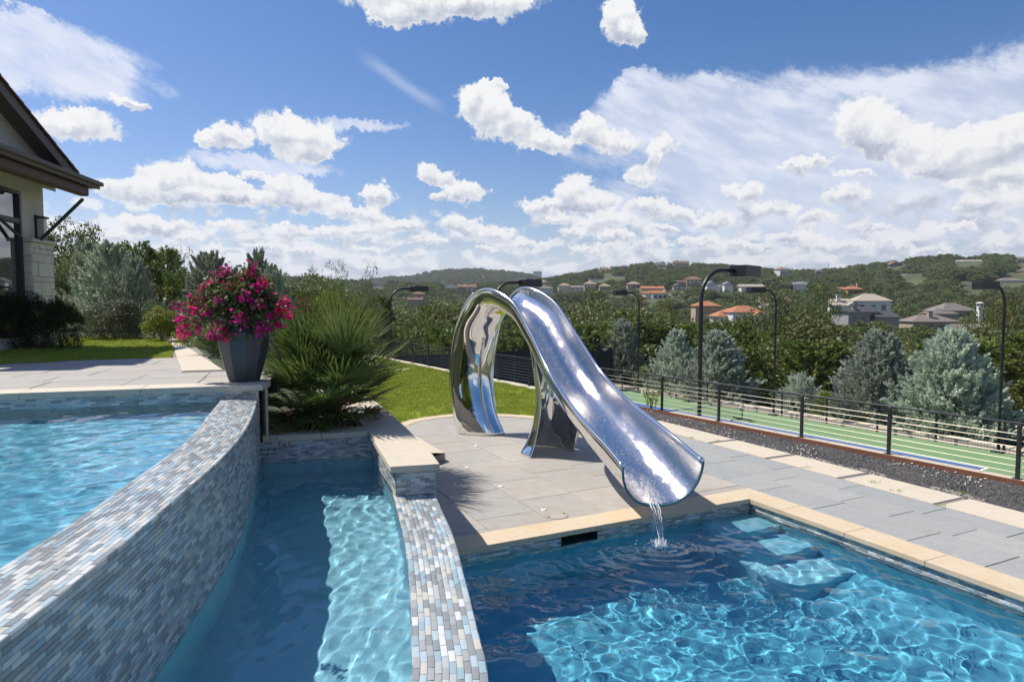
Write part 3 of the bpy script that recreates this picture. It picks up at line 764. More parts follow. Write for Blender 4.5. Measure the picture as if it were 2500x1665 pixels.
# water sheets
def water_sheet(name, x0, x1, y0, y1, z, step, inside, amp, parent=None, ring=None, seed=0, sc=1.0, ax=(1, 1)):
    nx = int((x1 - x0) / step) + 1; ny = int((y1 - y0) / step) + 1
    X, Y = np.meshgrid(np.linspace(x0, x1, nx), np.linspace(y0, y1, ny))
    Z = amp * (1.0 * fbm(X * 1.5 * sc * ax[0], Y * 1.5 * sc * ax[1], 2, seed) + .42 * fbm(X * 4.2 * sc * ax[0] + 3, Y * 4.2 * sc * ax[1], 2, seed + 5) + (.13 if name != 'pool_water' else .22) * fbm(X * 11 * sc, Y * 11 * sc, 2, seed + 9))
    if ring:
        for (cx, cy, ra, wl, fall) in ring:
            d = np.hypot(X - cx, Y - cy); Z = Z + ra * np.sin(d * 2 * math.pi / wl + 1.5 * fbm(X * 2, Y * 2, 2, 77)) * np.exp(-d / fall) * np.clip(d / .08, .2, 1)
    V = np.stack([X, Y, z + Z], -1).reshape(-1, 3)
    i = np.arange((ny - 1) * nx).reshape(ny - 1, nx)[:, :-1].ravel(); F = np.stack([i, i + 1, i + nx + 1, i + nx], 1)
    cx = X[:-1, :-1].ravel() + step / 2; cy = Y[:-1, :-1].ravel() + step / 2
    F = F[inside(cx, cy)]
    used, inv = np.unique(F, return_inverse=True)
    o = obj(name, V[used], inv.reshape(-1, 4), M['water'], parent, True, 'structure'); o.cycles.is_caustics_caster = True; return o
def side(curve, x, y):
    """x minus the curve's x at the same y (curves run mostly along y)"""
    A = curve.A[np.argsort(curve.A[:, 1])]; return x - np.interp(y, A[:, 1], A[:, 0])
SPL = gp(1616, 1334, ZW)
def in_main(x, y):
    a = (x - C_in.x) * E1.x + (y - C_in.y) * E1.y; b_ = (x - C_in.x) * E2.x + (y - C_in.y) * E2.y
    return (a < .32) & (b_ < .05) & (b_ > -6) & ((side(we_out, x, y) > -.15) | (y > 8.2)) & ~((a > .06) & ((b_ < skim[0]) | (b_ > skim[1])))
water_sheet('pool_water', -2.2, 7.5, 1.2, 10.2, ZW, .034, in_main, .025, None, [(SPL[0], SPL[1], .0045, .17, .8), (SPL[0], SPL[1], .0025, .30, 2.2)], 1)
def in_mid(x, y): return (side(up_out, x, y) > -.03) & (((side(we_in, x, y) < .10) & (y < 8.2)) | ((y >= 8.2) & (y < 10.3) & (side(line((-1.42, 7.9), (-2.19, 10.25)), x, y) < .0)))
water_sheet('basin_water', -4.2, -.35, 1.5, 10.3, ZM, .034, in_mid, .012, None, [(-1.62, 8.6, .004, .16, .6)], 31, 2.1, (1.3, .7))
ul = line(gp(0, 997, ZUW), gp(530, 979, ZUW)); UT = ul.tan(1)
uq = V2(gp(400, 982, ZUW))
def in_up(x, y): return (side(up_in, x, y) < .12) & ((x - uq.x) * -UT.y + (y - uq.y) * UT.x < .05) & (x > -11)
water_sheet('upper_pool_water', -10, -2.5, 1.5, 9.9, ZUW, .036, in_up, .013, None, None, 61, 1.9)
TL, TH = .118, .0295
# basins' floors and walls
basin = empty('middle_basin', kind='structure')
recv.append(obj('basin_floor', [(-4.5, 1.0, -.22), (-.3, 1.0, -.22), (-.62, 5, -.22), (-1.2, 8.0, -.22), (-2.2, 11, -.22), (-4.5, 11, -.22)], [(0, 1, 2, 3, 4, 5)], M['plaster2'], basin))
upp = empty('upper_pool', kind='structure')
recv.append(obj('pool_floor', [(-12, 1, .68)] + [(p.x + .05, p.y, .68) for p in up_in.p[::-6]] + [(-4.2, 10.5, .68), (-12, 10.5, .68)], [tuple(range(len(up_in.p[::-6]) + 3))], M['plaster_u'], upp))
def strip(curve, z0, z1, mat, parent, name='wall_face', off=0.0):
    V = []; F = []; n = 0
    for d in np.linspace(0, curve.len, 60):
        p = curve.at(d); t = curve.tan(d); V += [(p.x + t.y * off, p.y - t.x * off, z0), (p.x + t.y * off, p.y - t.x * off, z1)]; n += 1
    for i in range(n - 1): F.append((2 * i, 2 * i + 2, 2 * i + 3, 2 * i + 1))
    return obj(name, V, F, mat, parent, True)
def top_strip(c1, c2, z, mat, parent, name='wall_top'):
    V = []; F = []
    for k in np.linspace(0, 1, 60):
        a = c1.at(k * c1.len); b_ = c2.at(k * c2.len); V += [(a.x, a.y, z), (b_.x, b_.y, z)]
    for i in range(59): F.append((2 * i, 2 * i + 1, 2 * i + 3, 2 * i + 2))
    return obj(name, V, F, mat, parent)
def top_tiles(cin, cout, z, parent, n=14, TL=.118):
    mats = []; mid = Curve([(cin.at(k * cin.len) + cout.at(k * cout.len)) / 2 for k in np.linspace(0, 1, 14)], 6)
    cnt = int(mid.len / (TL + TG))
    for r in range(n):
        f = (r + .5) / n
        for i in range(cnt):
            k = (i + (.5 if r % 2 else 0) + .5) / cnt + random.uniform(-.0006, .0006)
            if k > 1: continue
            a = cin.at(k * cin.len); b_ = cout.at(k * cout.len); p = a.lerp(b_, f); k2 = min(1, k + .004); q = cin.at(k2 * cin.len).lerp(cout.at(k2 * cout.len), f)
            k3 = max(0, k - .004); q3 = cin.at(k3 * cin.len).lerp(cout.at(k3 * cout.len), f)
            t = (q - q3).normalized(); w = (b_ - a).length / n
            loc = mid.len / cnt * ((q - q3).length / ((k2 - k3) * mid.len))
            mats.append(frame((p.x, p.y, z + .005 + random.uniform(-.0007, .0007)), (t.x, t.y, 0), (0, 0, 1), loc - TG, w - TG, .006))
    return mats
uw = empty('tiled_pool_wall', (0, 0, 0), 'curved tall pool wall of blue grey mosaic tiles holding the upper pool', 'pool wall')
strip(up_out, ZM - .12, ZU, M['grout'], uw); recv.append(strip(up_out, -.3, ZM - .12, M['plaster2'], uw)); recv.append(strip(up_in, .6, ZU - .22, M['plaster'], uw)); strip(up_in, ZU - .22, ZU, M['grout'], uw); top_strip(up_in, up_out, ZU - .001, M['grout'], uw)
mats = top_tiles(up_in, up_out, ZU, uw, 14)
rows_ = int((ZU - ZM + .12) / (TH + TG))
for r in range(rows_):
    z = ZU + .003 - (r + .5) * (TH + TG); d = (TL / 2 if r % 2 else 0) + .02
    while d < up_out.len:
        p = up_out.at(d); t = up_out.tan(d); nr = Vector((-t.y, t.x))
        mats.append(frame((p.x + nr.x * .006, p.y + nr.y * .006, z), (t.x, t.y, 0), (nr.x, nr.y, 0), TL, TH, .006)); d += TL + TG
for r in range(6):
    z = ZU + .003 - (r + .5) * (TH + TG); d = (TL / 2 if r % 2 else 0)
    while d < up_in.len:
        p = up_in.at(d); t = up_in.tan(d); nr = Vector((t.y, -t.x))
        mats.append(frame((p.x + nr.x * .006, p.y + nr.y * .006, z), (t.x, t.y, 0), (nr.x, nr.y, 0), TL, TH, .006)); d += TL + TG
place('tile', uw, mats, M['tile'])
ww = empty('tiled_weir_wall', (0, 0, 0), 'low curved weir wall of pale mosaic tiles between basin and main pool', 'weir wall')
recv.append(strip(we_out, -1.5, -.36, M['plaster'], ww)); strip(we_out, -.36, ZH, M['grout'], ww); recv.append(strip(we_in, -.3, ZH - .2, M['plaster2'], ww)); strip(we_in, ZH - .2, ZH, M['grout'], ww); top_strip(we_in, we_out, ZH - .001, M['grout'], ww)
mats = top_tiles(we_in, we_out, ZH, ww, 10, .138)
for cv, sg, nr_ in ((we_out, 1, 29), (we_in, -1, 7)):
    for r in range(nr_):
        z = ZH + .003 - (r + .5) * (TH + TG); d = (TL / 2 if r % 2 else 0)
        while d < cv.len:
            p = cv.at(d); t = cv.tan(d); nr = Vector((-t.y, t.x)) * sg
            mats.append(frame((p.x + nr.x * .006, p.y + nr.y * .006, z), (t.x, t.y, 0), (nr.x, nr.y, 0), TL, TH, .006)); d += TL + TG
place('tile', ww, mats, M['tile'])
for o in recv: o.cycles.is_caustics_receiver = True

# ------------------------------------------------------------------ planter with its bench slab (pier), low step
def slab(name, poly, z0, z1, mat, parent, bv=.008):
    o = MB().prism([tuple(p) for p in poly], z0, z1).build(name, mat, parent); bevel(o, bv, 2); return o
pl = empty('stone_planter', (0, 0, 0), 'limestone capped planter wall with tiled basin face, palm growing inside', 'planter')
fl_, fr_ = V2(gp(641, 1066, Z1)), V2(gp(898.5, 1053.6, Z1)); bl_, br_ = V2(gp(640, 1052.4, Z1)), V2(gp(885, 1040, Z1))
ir2 = V2(gp(869.6, 1018, Z1)); R0, R1, R2, R3, R4 = [V2(p) for p in (gp(1073.6, 1132, Z1), gp(1056.8, 1109.7, Z1), gp(1000.4, 1052, Z1), gp(978.3, 1031.5, Z1), gp(922.3, 982.3, Z1))]
L0 = V2(gp(953, 1139.4, Z1))
slab('coping_stone', [fl_, fl_.lerp(fr_, .55), bl_.lerp(br_, .55), bl_], Z1 - .085, Z1, M['limew'], pl)
slab('coping_stone', [fl_.lerp(fr_, .555), fr_, br_, bl_.lerp(br_, .555)], Z1 - .085, Z1, M['limew'], pl)
slab('bench_slab', [L0, R0, R1, R2, br_, fr_ + Vector((.003, 0))], Z1 - .08, Z1 + .001, M['limew'], pl)
I3 = ir2 + (ir2 - br_) * 1.2
slab('coping_stone', [br_ + Vector((.004, .004)), R2 + Vector((0, .005)), R3, R3.lerp(R4, .3), ir2], Z1 - .08, Z1, M['limew'], pl)
slab('coping_stone', [ir2 + Vector((0, .006)), R3.lerp(R4, .3) + Vector((0, .006)), R4, I3 + Vector((-.3, .9))], Z1 - .08, Z1, M['limew'], pl)
slab('coping_stone', [I3 + Vector((-.3, .91)), R4 + Vector((0, .006)), R4 + Vector((-1.2, 2.2)), I3 + Vector((-1.5, 2.8))], Z1 - .08, Z1, M['limew'], pl)
ins = .06
def inset(p, dx, dy): return Vector((p.x + dx, p.y + dy))
core = [inset(L0, ins, ins), inset(R0, -ins, ins), inset(R1, -ins, 0), inset(R2, -ins, 0), inset(br_, 0, 0), inset(fr_, ins, 0)]
slab('wall_core', core, ZM - .16, Z1 - .082, M['limeg'], pl, .002); o = slab('wall_foot', core, -.25, ZM - .161, M['plaster2'], pl, .002); o.cycles.is_caustics_receiver = True
core2 = [br_ + Vector((.0, 0)), inset(R2, -ins, 0), inset(R3, -ins, 0), inset(R4, -ins, 0), R4 + Vector((-1.3 - ins, 2.4)), I3 + Vector((-1.7, 3.1)), I3 + Vector((-.3, .9)), ir2]
slab('wall_core', core2, -.25, Z1 - .083, M['limeg'], pl, .002)
core3 = [inset(fl_, 0, .03), inset(fr_, .02, .03), inset(br_, 0, -.01), inset(bl_, 0, -.01)]
slab('wall_core', core3, ZM - .13, Z1 - .086, M['limeg'], pl, .002)
pq = [inset(fl_, -.1, .012), inset(fr_, .05, .012), inset(br_, 0, -.01), inset(bl_, 0, -.01)]
o = slab('basin_end_face', pq, -.55, ZM - .131, M['plaster2'], pl, .002); o.cycles.is_caustics_receiver = True
mats = []
def flat_tiles(a, b, z_top, z_bot):
    """tiles on a straight face, seen from the right of a->b's left... the face looks along (t.y,-t.x)"""
    t = (b - a).normalized(); n_ = Vector((t.y, -t.x)); out = []; L = (b - a).length
    for r in range(int((z_top - z_bot) / (TH + TG))):
        z = z_top - (r + .5) * (TH + TG); d = 0.0; first = True
        while d < L - .01:
            l = TL if not (first and r % 2) else TL / 2; l = min(l, L - d); first = False
            p = a + t * (d + l / 2)
            out.append(frame((p.x + n_.x * .007, p.y + n_.y * .007, z), (t.x, t.y, 0), (n_.x, n_.y, 0), max(.01, l - TG), TH, .006)); d += l
    return out
mats += flat_tiles(inset(fl_, -.1, .015 - .1 * (fr_.y - fl_.y) / (fr_.x - fl_.x)), inset(fr_, .06, .015), Z1 - .088, ZM - .12)
mats += flat_tiles(inset(L0, ins, ins - .002), inset(R0, -ins, ins - .002), Z1 - .084, ZH)
mats += flat_tiles(inset(fr_, ins - .004, 0), inset(L0, ins - .004, ins), Z1 - .084, ZM - .15)
place('tile', pl, mats, M['tile'])
soil = [bl_ + Vector((-.1, 0)), br_, ir2, I3 + Vector((-.3, .9)), I3 + Vector((-1.9, 2.4)), Vector((-4.2, 10.9))]
slab('planting_soil', soil, .2, Z1 - .13, M['soil'], pl, .01)
# low step
stp = empty('stone_step', (0, 0, 0), 'low pale limestone step standing on the deck beside the bench slab', 'step')
S0 = V2(gp(1087, 1105.5, .165)); S1 = V2(gp(1008.5, 1060.7, .165))
st_o = slab('tread', [S0, S0 + Vector((-.80, -.06)), Vector((R2.x - .1, R2.y + 1.5)), S1 + Vector((-.25, .3)), S1], .0, .165, M['limew'], stp)

# ------------------------------------------------------------------ upper terrace
ter = empty('upper_terrace', kind='structure')
A0 = V2(gp(0, 961.5, ZT)); A1 = V2(gp(400, 947.6, ZT)); A2 = V2(gp(638.6, 942.8, ZT))
TU = (A1 - A0).normalized(); TN = Vector((-TU.y, TU.x))                   # TN away from the pool
TE = A2                                                                  # right end of the coping
def tp(a, b): return A1 + TU * a + TN * b
endA = (A2 - A1).dot(TU)
s = -9.0
while s < endA - .01:
    e = s + 1.45
    if endA - e < .5: e = endA
    o = slab('coping_stone', [tp(s + .002, 0), tp(e - (.002 if e < endA else 0), 0), tp(e - (.002 if e < endA else -.09), .48), tp(s + .002, .48)], ZT - .088, ZT + .003, M['limew'] if e < 1.0 else M['limeg'], ter); s = e
back = 3.9
tb = MB().prism([tuple(tp(-12, .04)), tuple(tp(endA - .06, .04)), tuple(tp(endA - .30, 1.3)), (-5.4, 12.0), (-12.3, 24.4), (-13.2, 24.4), (-8.1, 15.0), (-14.5, 12.7)], -.4, ZT - .015); tb.build('terrace_body', M['sand'], ter)
# terrace tile band above the upper water
tm = []
a, b_ = tp(-9, .03), tp(endA - .10, .03); tm = flat_tiles(a, b_, ZT - .09, ZUW - .15); place('tile', ter, tm, M['tile'])
# end pier of the terrace, towards the planter
pr = empty('terrace_end_pier', (0, 0, 0), 'weathered limestone end pier under the plant pot at the terrace corner', 'pier')
q = [tp(endA - .16, .03), tp(endA - .055, .03), tp(endA - .30, 1.35), tp(endA - .62, 1.35)]
slab('shaft', q, .2, ZT - .09, M['limeg'], pr, .01)
q = [tp(endA + .02, .22), tp(endA + .06, .22), tp(endA - .16, 1.3), tp(endA - .22, 1.3)]
slab('downpipe_chase', q, Z1 - .1, ZT - .09, M['limeg'], pr, .01)
# paving of the terrace
def tstones():
    random.seed(5)
    lawnline = [V2(gp(0, 889, ZT)), V2(gp(200, 880, ZT)), V2(gp(420, 873.5, ZT))]
    b = .486
    for i in range(9):
        w = random.choice((.55, .75, .9)); a = -9.5 + random.uniform(0, 1)
        while a < endA + .1:
            l = random.uniform(.8, 1.7); q = [tp(a + .006, b + .006), tp(a + l - .006, b + .006), tp(a + l - .006, b + w - .006), tp(a + .006, b + w - .006)]; a += l
            for A_, B_ in zip(lawnline, lawnline[1:]):
                t = (B_ - A_).normalized(); q = clip(q, A_, Vector((t.y, -t.x)))
                if len(q) < 3: break
            if len(q) < 3: continue
            q = clip(q, V2(gp(445, 906, ZT)), (Vector((-.90, -.43)) if b > 1.9 else Vector((-.93, -.12))) ) if b > 1.9 else clip(q, tp(endA + .04, .5), Vector((-.98, -.2)))
            if len(q) < 3 or area(q) < .02: continue
            o = MB().prism([tuple(p) for p in q], ZT - .04, ZT + random.uniform(-.004, .002)).build('paving_stone', M['blue'], ter); bevel(o, .005)
        b += w
tstones()
# pale strip that runs back along the terrace edge
sp = [V2(gp(445, 906, ZT)), V2(gp(545, 903, ZT)), V2(gp(447, 840, ZT)), V2(gp(427, 816, ZT)), V2(gp(411, 816, ZT)), V2(gp(424, 850, ZT))]
slab('edging_slab', [sp[0], sp[1], sp[1].lerp(sp[2], .45), sp[0].lerp(sp[5], .5)], ZT - .05, ZT + .006, M['limew'], ter)
slab('edging_slab', [sp[0].lerp(sp[5], .505), sp[1].lerp(sp[2], .455), sp[2], sp[5]], ZT - .05, ZT + .006, M['limew'], ter)
slab('edging_slab', [sp[5] + Vector((0, .01)), sp[2] + Vector((0, .01)), sp[3], sp[4]], ZT - .05, ZT + .006, M['limew'], ter)

# ------------------------------------------------------------------ lawns
def in_poly(x, y, poly):
    r = np.zeros(x.shape, bool); n = len(poly)
    for i in range(n):
        x0, y0 = poly[i]; x1, y1 = poly[(i + 1) % n]
        c = ((y0 > y) != (y1 > y)) & (x < (x1 - x0) * (y - y0) / ((y1 - y0) if y1 != y0 else 1e-9) + x0); r ^= c
    return r
curb = [gp(*p) for p in ((962, 1040), (1000, 1027), (1040, 1020), (1085, 1014.5), (1130, 1012), (1180, 1011.5), (1240, 1013), (1300, 1017), (1360, 1024), (1430, 1034))]
FL0 = FA + FD * 8.2 - FN * .32; FLE = FB + FD * 9 - FN * .32
lawn = [gp(917, 984), gp(950, 1015)] + curb[:-1] + [tuple(FA + FD * 9.6 - FN * .34), tuple(FLE), (-9.6, 33), (-5.6, 19), (-4.16, 15.0)]
def grass(name, poly, zf, n, mat_sheet, label, hmin=.025, hmax=.05, ycut=60):
    P = np.array(poly); x0, y0 = P.min(0); x1, y1 = P.max(0)
    mb = MB(); mb.v = [(x, y, zf) for x, y in poly]; mb.f = [tuple(range(len(poly)))]
    a = sum(poly[i][0] * poly[(i + 1) % len(poly)][1] - poly[(i + 1) % len(poly)][0] * poly[i][1] for i in range(len(poly)))
    if a < 0: mb.f = [mb.f[0][::-1]]
    mb.build(name, mat_sheet, None, kind='structure')
    X = rng.uniform(x0, x1, n * 3); Y = y0 + (y1 - y0) * rng.uniform(0, 1, n * 3) ** 1.6; k = in_poly(X, Y, poly); X = X[k][:n]; Y = Y[k][:n]; m_ = len(X)
    clump = .5 + fbm(X * 3, Y * 3, 3, 9)
    h = (hmin + (hmax - hmin) * rng.random(m_)) * (.6 + clump) * (1 + (Y - y0) * .02); w = .006 * (1 + (Y - y0) * .12); q = rng.uniform(0, 2 * math.pi, m_)
    lean = rng.normal(0, .5, (m_, 2)) * h[:, None]
    dx = np.cos(q) * w; dy = np.sin(q) * w
    V = np.stack([np.stack([X - dx, Y - dy, np.full(m_, zf - .005)], 1), np.stack([X + dx, Y + dy, np.full(m_, zf - .005)], 1), np.stack([X + lean[:, 0], Y + lean[:, 1], zf + h], 1)], 1).reshape(-1, 3)
    F = np.arange(m_ * 3).reshape(-1, 3); o = obj('grass', V, F, M['blade'], None, False, 'stuff'); o['label'] = label
grass('lawn', lawn, .02, 150000, M['lawn'], 'short mown bright green grass of the lower lawn')
ulawn = [gp(-260, 900, ZT), gp(0, 889, ZT), gp(200, 880, ZT), gp(420, 873.5, ZT), gp(424, 850, ZT), gp(405, 829, ZT), gp(250, 822, ZT), gp(150, 826, ZT), gp(-200, 838, ZT)]
grass('upper_lawn', ulawn, ZT + .006, 45000, M['lawn'], 'mown green grass of the upper lawn')
# curved pale kerb between lawn and deck
V = []; F = []
cps = catmull([Vector(c) for c in curb], 6)
kb = empty('lawn_kerb', kind='structure')
for i in range(0, len(cps) - 7, 7):
    seg = cps[i:i + 8]; ok = []
    for j, p in enumerate(seg):
        t = (seg[min(j + 1, 7)] - seg[max(j - 1, 0)]).normalized(); n_ = Vector((t.y, -t.x)); ok.append((p + n_ * .0, p + n_ * .30))
    poly = [a for a, _ in ok] + [b for _, b in ok[::-1]]
    mb = MB()
    n = len(seg)
    mb.v = [(a.x, a.y, .024) for a, _ in ok] + [(b.x, b.y, .010) for _, b in ok]; mb.f = [(j, n + j, n + j + 1, j + 1) for j in range(n - 1)]
    mb.build('kerb_stone', M['lime'], kb)
# white cap strip below the fence (left) and behind the edging (right)
cap = empty('retaining_wall', (0, 0, 0), 'white limestone capped retaining wall under the cable railing', 'wall')
d = -9.0
while d < 40:
    e = d + random.uniform(1.1, 1.7); j0, j1 = random.uniform(-.03, .03), random.uniform(-.03, .03); zz = .09 if e < 9.4 else .03
    a, b_ = FA + FD * (d + .003), FA + FD * (e - .003)
    mb = MB().prism([tuple(a - FN * .34), tuple(b_ - FN * .34), tuple(b_ + FN * (.14 + j1)), tuple(a + FN * (.14 + j0))], zz - .12, zz)
    o = mb.build('cap_stone', M['limew'], cap); bevel(o, .008); d = e
a, b_ = FA - FD * 9, FA + FD * 40
MB().prism([tuple(a - FN * .30), tuple(b_ - FN * .30), tuple(b_ + FN * .08), tuple(a + FN * .08)], ZC - .2, -.092).build('wall_body', M['cut'], cap)

# ------------------------------------------------------------------ stepping slabs, gravel, edging
sl_ = empty('stepping_path', kind='structure')
cuts = [1483, 1540]
edges_px = [(1700, 1102.5, 1720, 1107), (1863.5, 1119, 1880, 1124)]
# slab ends measured along the inner edge line
inner = [(1621, 1046.5), (1722, 1081), (1733, 1083), (1866, 1118), (1879, 1121), (2049, 1165), (2062.5, 1169.5), (2288, 1227), (2302, 1232), (2600, 1308)]
al = [pcinv(*gp(x, y))[0] for x, y in inner]
outer_b = SLB + .76
al = [al[0] + .9] + al[1:]
ends = [(al[i], al[i + 1]) for i in range(0, 10, 2)]
ends = [(ends[0][0] + 2.1, ends[0][0] + .15)] + ends + [(ends[-1][1] - .15, ends[-1][1] - 2.2), (ends[-1][1] - 2.35, ends[-1][1] - 4.6)]
ends.insert(0, (ends[0][0] + 1.7, ends[0][0] + .15))
for a0, a1 in ends:
    o = slab('paving_slab', [pc(a0, SLB + .012), pc(a1, SLB + .012), pc(a1, outer_b), pc(a0, outer_b)], -.03, .006, M['limew'], sl_, .006)
gv = empty('gravel_bed', kind='structure')
ed0 = FA - FD * 9 - FN * .36; ed1 = FA + FD * 9.0 - FN * .36
p_in0 = pc(-9, SLB + .6); p_in1 = pc(9.2, SLB + .6)
nx, ny = 26, 60; V = []; F = []
for i in range(ny + 1):
    k = i / ny; A_ = pc(-9 + 18.4 * k, SLB - .02); dline = ed0.lerp(ed1, 1)
    # along the sideways direction E2 until the edging line
    n_ = Vector((FN.x, FN.y)); t = (ed0 - A_).dot(n_) / E2.dot(n_); t = max(t, .02)
    for j in range(nx + 1):
        p = A_ + E2 * t * j / nx; V.append((p.x, p.y, -.012 + .085 * smooth(.5, 1.0, j / nx * 1.0) + (.012 * float(fbm(p.x * 2, p.y * 2, 3, 4)) if t * j / nx > .8 else -.004)))
for i in range(ny):
    for j in range(nx): a = i * (nx + 1) + j; F.append((a, a + 1, a + nx + 2, a + nx + 1))
obj('gravel_base', V, F, M['gravel'], gv, True)
def pebbles(name, n, s0, s1, mat, label, poly_test, zf):
    ic = np.array([(0, 0, 1), (.9, 0, .1), (0, .9, .0), (-.9, 0, .1), (0, -.9, 0), (0, 0, -.6)]); icf = np.array([(0, 1, 2), (0, 2, 3), (0, 3, 4), (0, 4, 1), (5, 2, 1), (5, 3, 2), (5, 4, 3), (5, 1, 4)])
    VV = []; k = 0; out = []
    while k < n:
        a = random.uniform(-7, 8.5); A_ = pc(a, SLB + .74); t = (ed0 - A_).dot(FN) / E2.dot(FN)
        if t < .05: continue
        if random.random() > t / 3.2: continue
        p = A_ + E2 * random.uniform(0, t)
        if float(fbm(p.x * 1.2, p.y * 1.2, 2, 8)) < poly_test: continue
        s = random.uniform(s0, s1); q = random.uniform(0, 6.28); jt = rng.uniform(.7, 1.25, (6, 3)); c, sn = math.cos(q), math.sin(q)
        P = ic * jt * s; P = np.stack([P[:, 0] * c - P[:, 1] * sn, P[:, 0] * sn + P[:, 1] * c, P[:, 2] * .7], 1)
        fz = ((p - A_).dot(E2) + .74) / (t + .74)
        out.append(P + np.array([p.x, p.y, zf + .085 * float(smooth(.5, 1., fz))])); k += 1
    V = np.concatenate(out); F = (icf[None] + (np.arange(n) * 6)[:, None, None]).reshape(-1, 3)
    o = obj(name, V, F, mat, gv, False, 'stuff'); o['label'] = label
pebbles('dark_gravel_stones', 5200, .010, .024, M['pebble'], 'dark grey gravel stones', -9, -.008)
pebbles('pale_gravel_stones', 420, .012, .034, M['pale'], 'pale pebbles scattered in the dark gravel', -.05, -.002)
ed = empty('steel_edging', (0, 0, 0), 'rusted steel edging strip between dark gravel and the railing', 'edging')
for i in range(6):
    a, b_ = ed0.lerp(ed1, i / 6), ed0.lerp(ed1, (i + .998) / 6)
    MB().prism([tuple(a), tuple(b_), tuple(b_ - FN * .012), tuple(a - FN * .012)], -.06, .155).build('strip', M['corten'], ed)
tw = [(gp(1665, 1040, .08), gp(1712, 1051, .08)), (gp(1778, 1052, .08), gp(1808, 1057, .08)), (gp(2290, 1180, .06), gp(2350, 1190, .06))]
for i, (a, b_) in enumerate(tw):
    a, b_ = Vector((*a, .1)), Vector((*b_, .085)); t = MB().tube([a, a.lerp(b_, .5) + Vector((0, .02, .012)), b_], [.008, .007, .003], 6).build('fallen_twig', M['bark'])
    tag(t, ['bent brown twig lying on gravel nearest the slide', 'short dry twig lying on gravel below the railing', 'pale stick lying on gravel near the right edge'][i], 'twig', 'dry twigs on the gravel')

# ------------------------------------------------------------------ railing
fen = empty('cable_railing', (0, 0, 0), 'black post and steel cable railing along lawn and gravel bed', 'railing')
def fence_t(px, z=1.03):
    u = (px - 1250) / FPX; # line FA+FD t, find x/y*depth
    lo, hi = -8.0, 45.0
    for _ in range(50):
        m_ = (lo + hi) / 2; p = FA + FD * m_; w = p.y * _c - (z - H) * -_s * -1
        w = p.y * _c + (H - z) * _s
        if p.x / w > u: lo = m_
        else: hi = m_
    return lo
ts = [fence_t(px) for px in (2490, 2173, 1959, 1756, 1617, 1483, 1382, 1291.5, 1217.6, 1150, 1097, 1046.4, 1007, 965.4, 933, 905)]
ts = [ts[0] - 4.3, ts[0] - 2.15] + ts
for i, t in enumerate(ts):
    p = FA + FD * t; zb = .085 if t < 9.2 else .03
    mb = MB().box((p.x, p.y, (zb + 1.0) / 2), (.055, .055, 1.0 - zb), math.atan2(FD.y, FD.x)); o = mb.build('post', M['black'], fen); bevel(o, .004)
    MB().box((p.x, p.y, zb + .006), (.13, .13, .012), math.atan2(FD.y, FD.x)).build('base_plate', M['black'], o)
a, b_ = FA + FD * ts[0], FA + FD * ts[-1]
for i in range(0, len(ts) - 1, 3):
    a, b_ = FA + FD * ts[i], FA + FD * ts[min(i + 3, len(ts) - 1)]; c_ = (a + b_) / 2
    o = MB().box((c_.x, c_.y, 1.015), ((b_ - a).length, .05, .032), math.atan2(FD.y, FD.x)).build('top_rail', M['black'], fen); bevel(o, .003)
    MB().box((c_.x, c_.y, .925), ((b_ - a).length, .014, .014), math.atan2(FD.y, FD.x)).build('lower_rail', M['black'], fen)
for k in range(7):
    z = .835 - k * .107
    for i in range(len(ts) - 1):
        a, b_ = FA + FD * (ts[i] + .02), FA + FD * (ts[i + 1] - .02)
        mid = (a + b_) / 2
        MB().tube([(a.x, a.y, z), (mid.x, mid.y, z - .002), (b_.x, b_.y, z)], .0042, 6, False).build('cable', M['cable'] if ts[i] < 10 else M['cabled'], fen)

# ------------------------------------------------------------------ court
crt_ = empty('sports_court', kind='structure')
def sheet(name, pts, z, mat, parent): return obj(name, [(p.x, p.y, z) for p in pts], [tuple(range(len(pts)))], mat, parent)
G = [cc(13.3, 3), cc(31.2, 3), cc(31.2, 36.5), cc(13.3, 36.5)]
MB().prism([tuple(p) for p in G], ZC - .15, ZC).build('court_surface', M['court'], crt_)
Bq = [cc(19.0, 11), cc(27.8, 11), cc(27.8, 34.3), cc(19.0, 34.3)]
sheet('blue_playing_area', Bq[::-1] if False else [Bq[0], Bq[1], Bq[2], Bq[3]], ZC + .004, M['courtb'], crt_)
def ln(n0, u0, n1, u1, w=.09):
    a, b_ = cc(n0, u0), cc(n1, u1); t = (b_ - a).normalized() * (w / 2); s_ = Vector((t.y, -t.x)); sheet('court_line', [a - t + s_, b_ + t + s_, b_ + t - s_, a - t - s_], ZC + .008, M['line'], crt_)
for q in ((19, 11, 27.8, 11), (19, 34.3, 27.8, 34.3), (27.8, 11.09, 27.8, 34.2), (19, 11.09, 19, 34.2), (26.3, 11.09, 26.3, 34.2)): ln(*q)
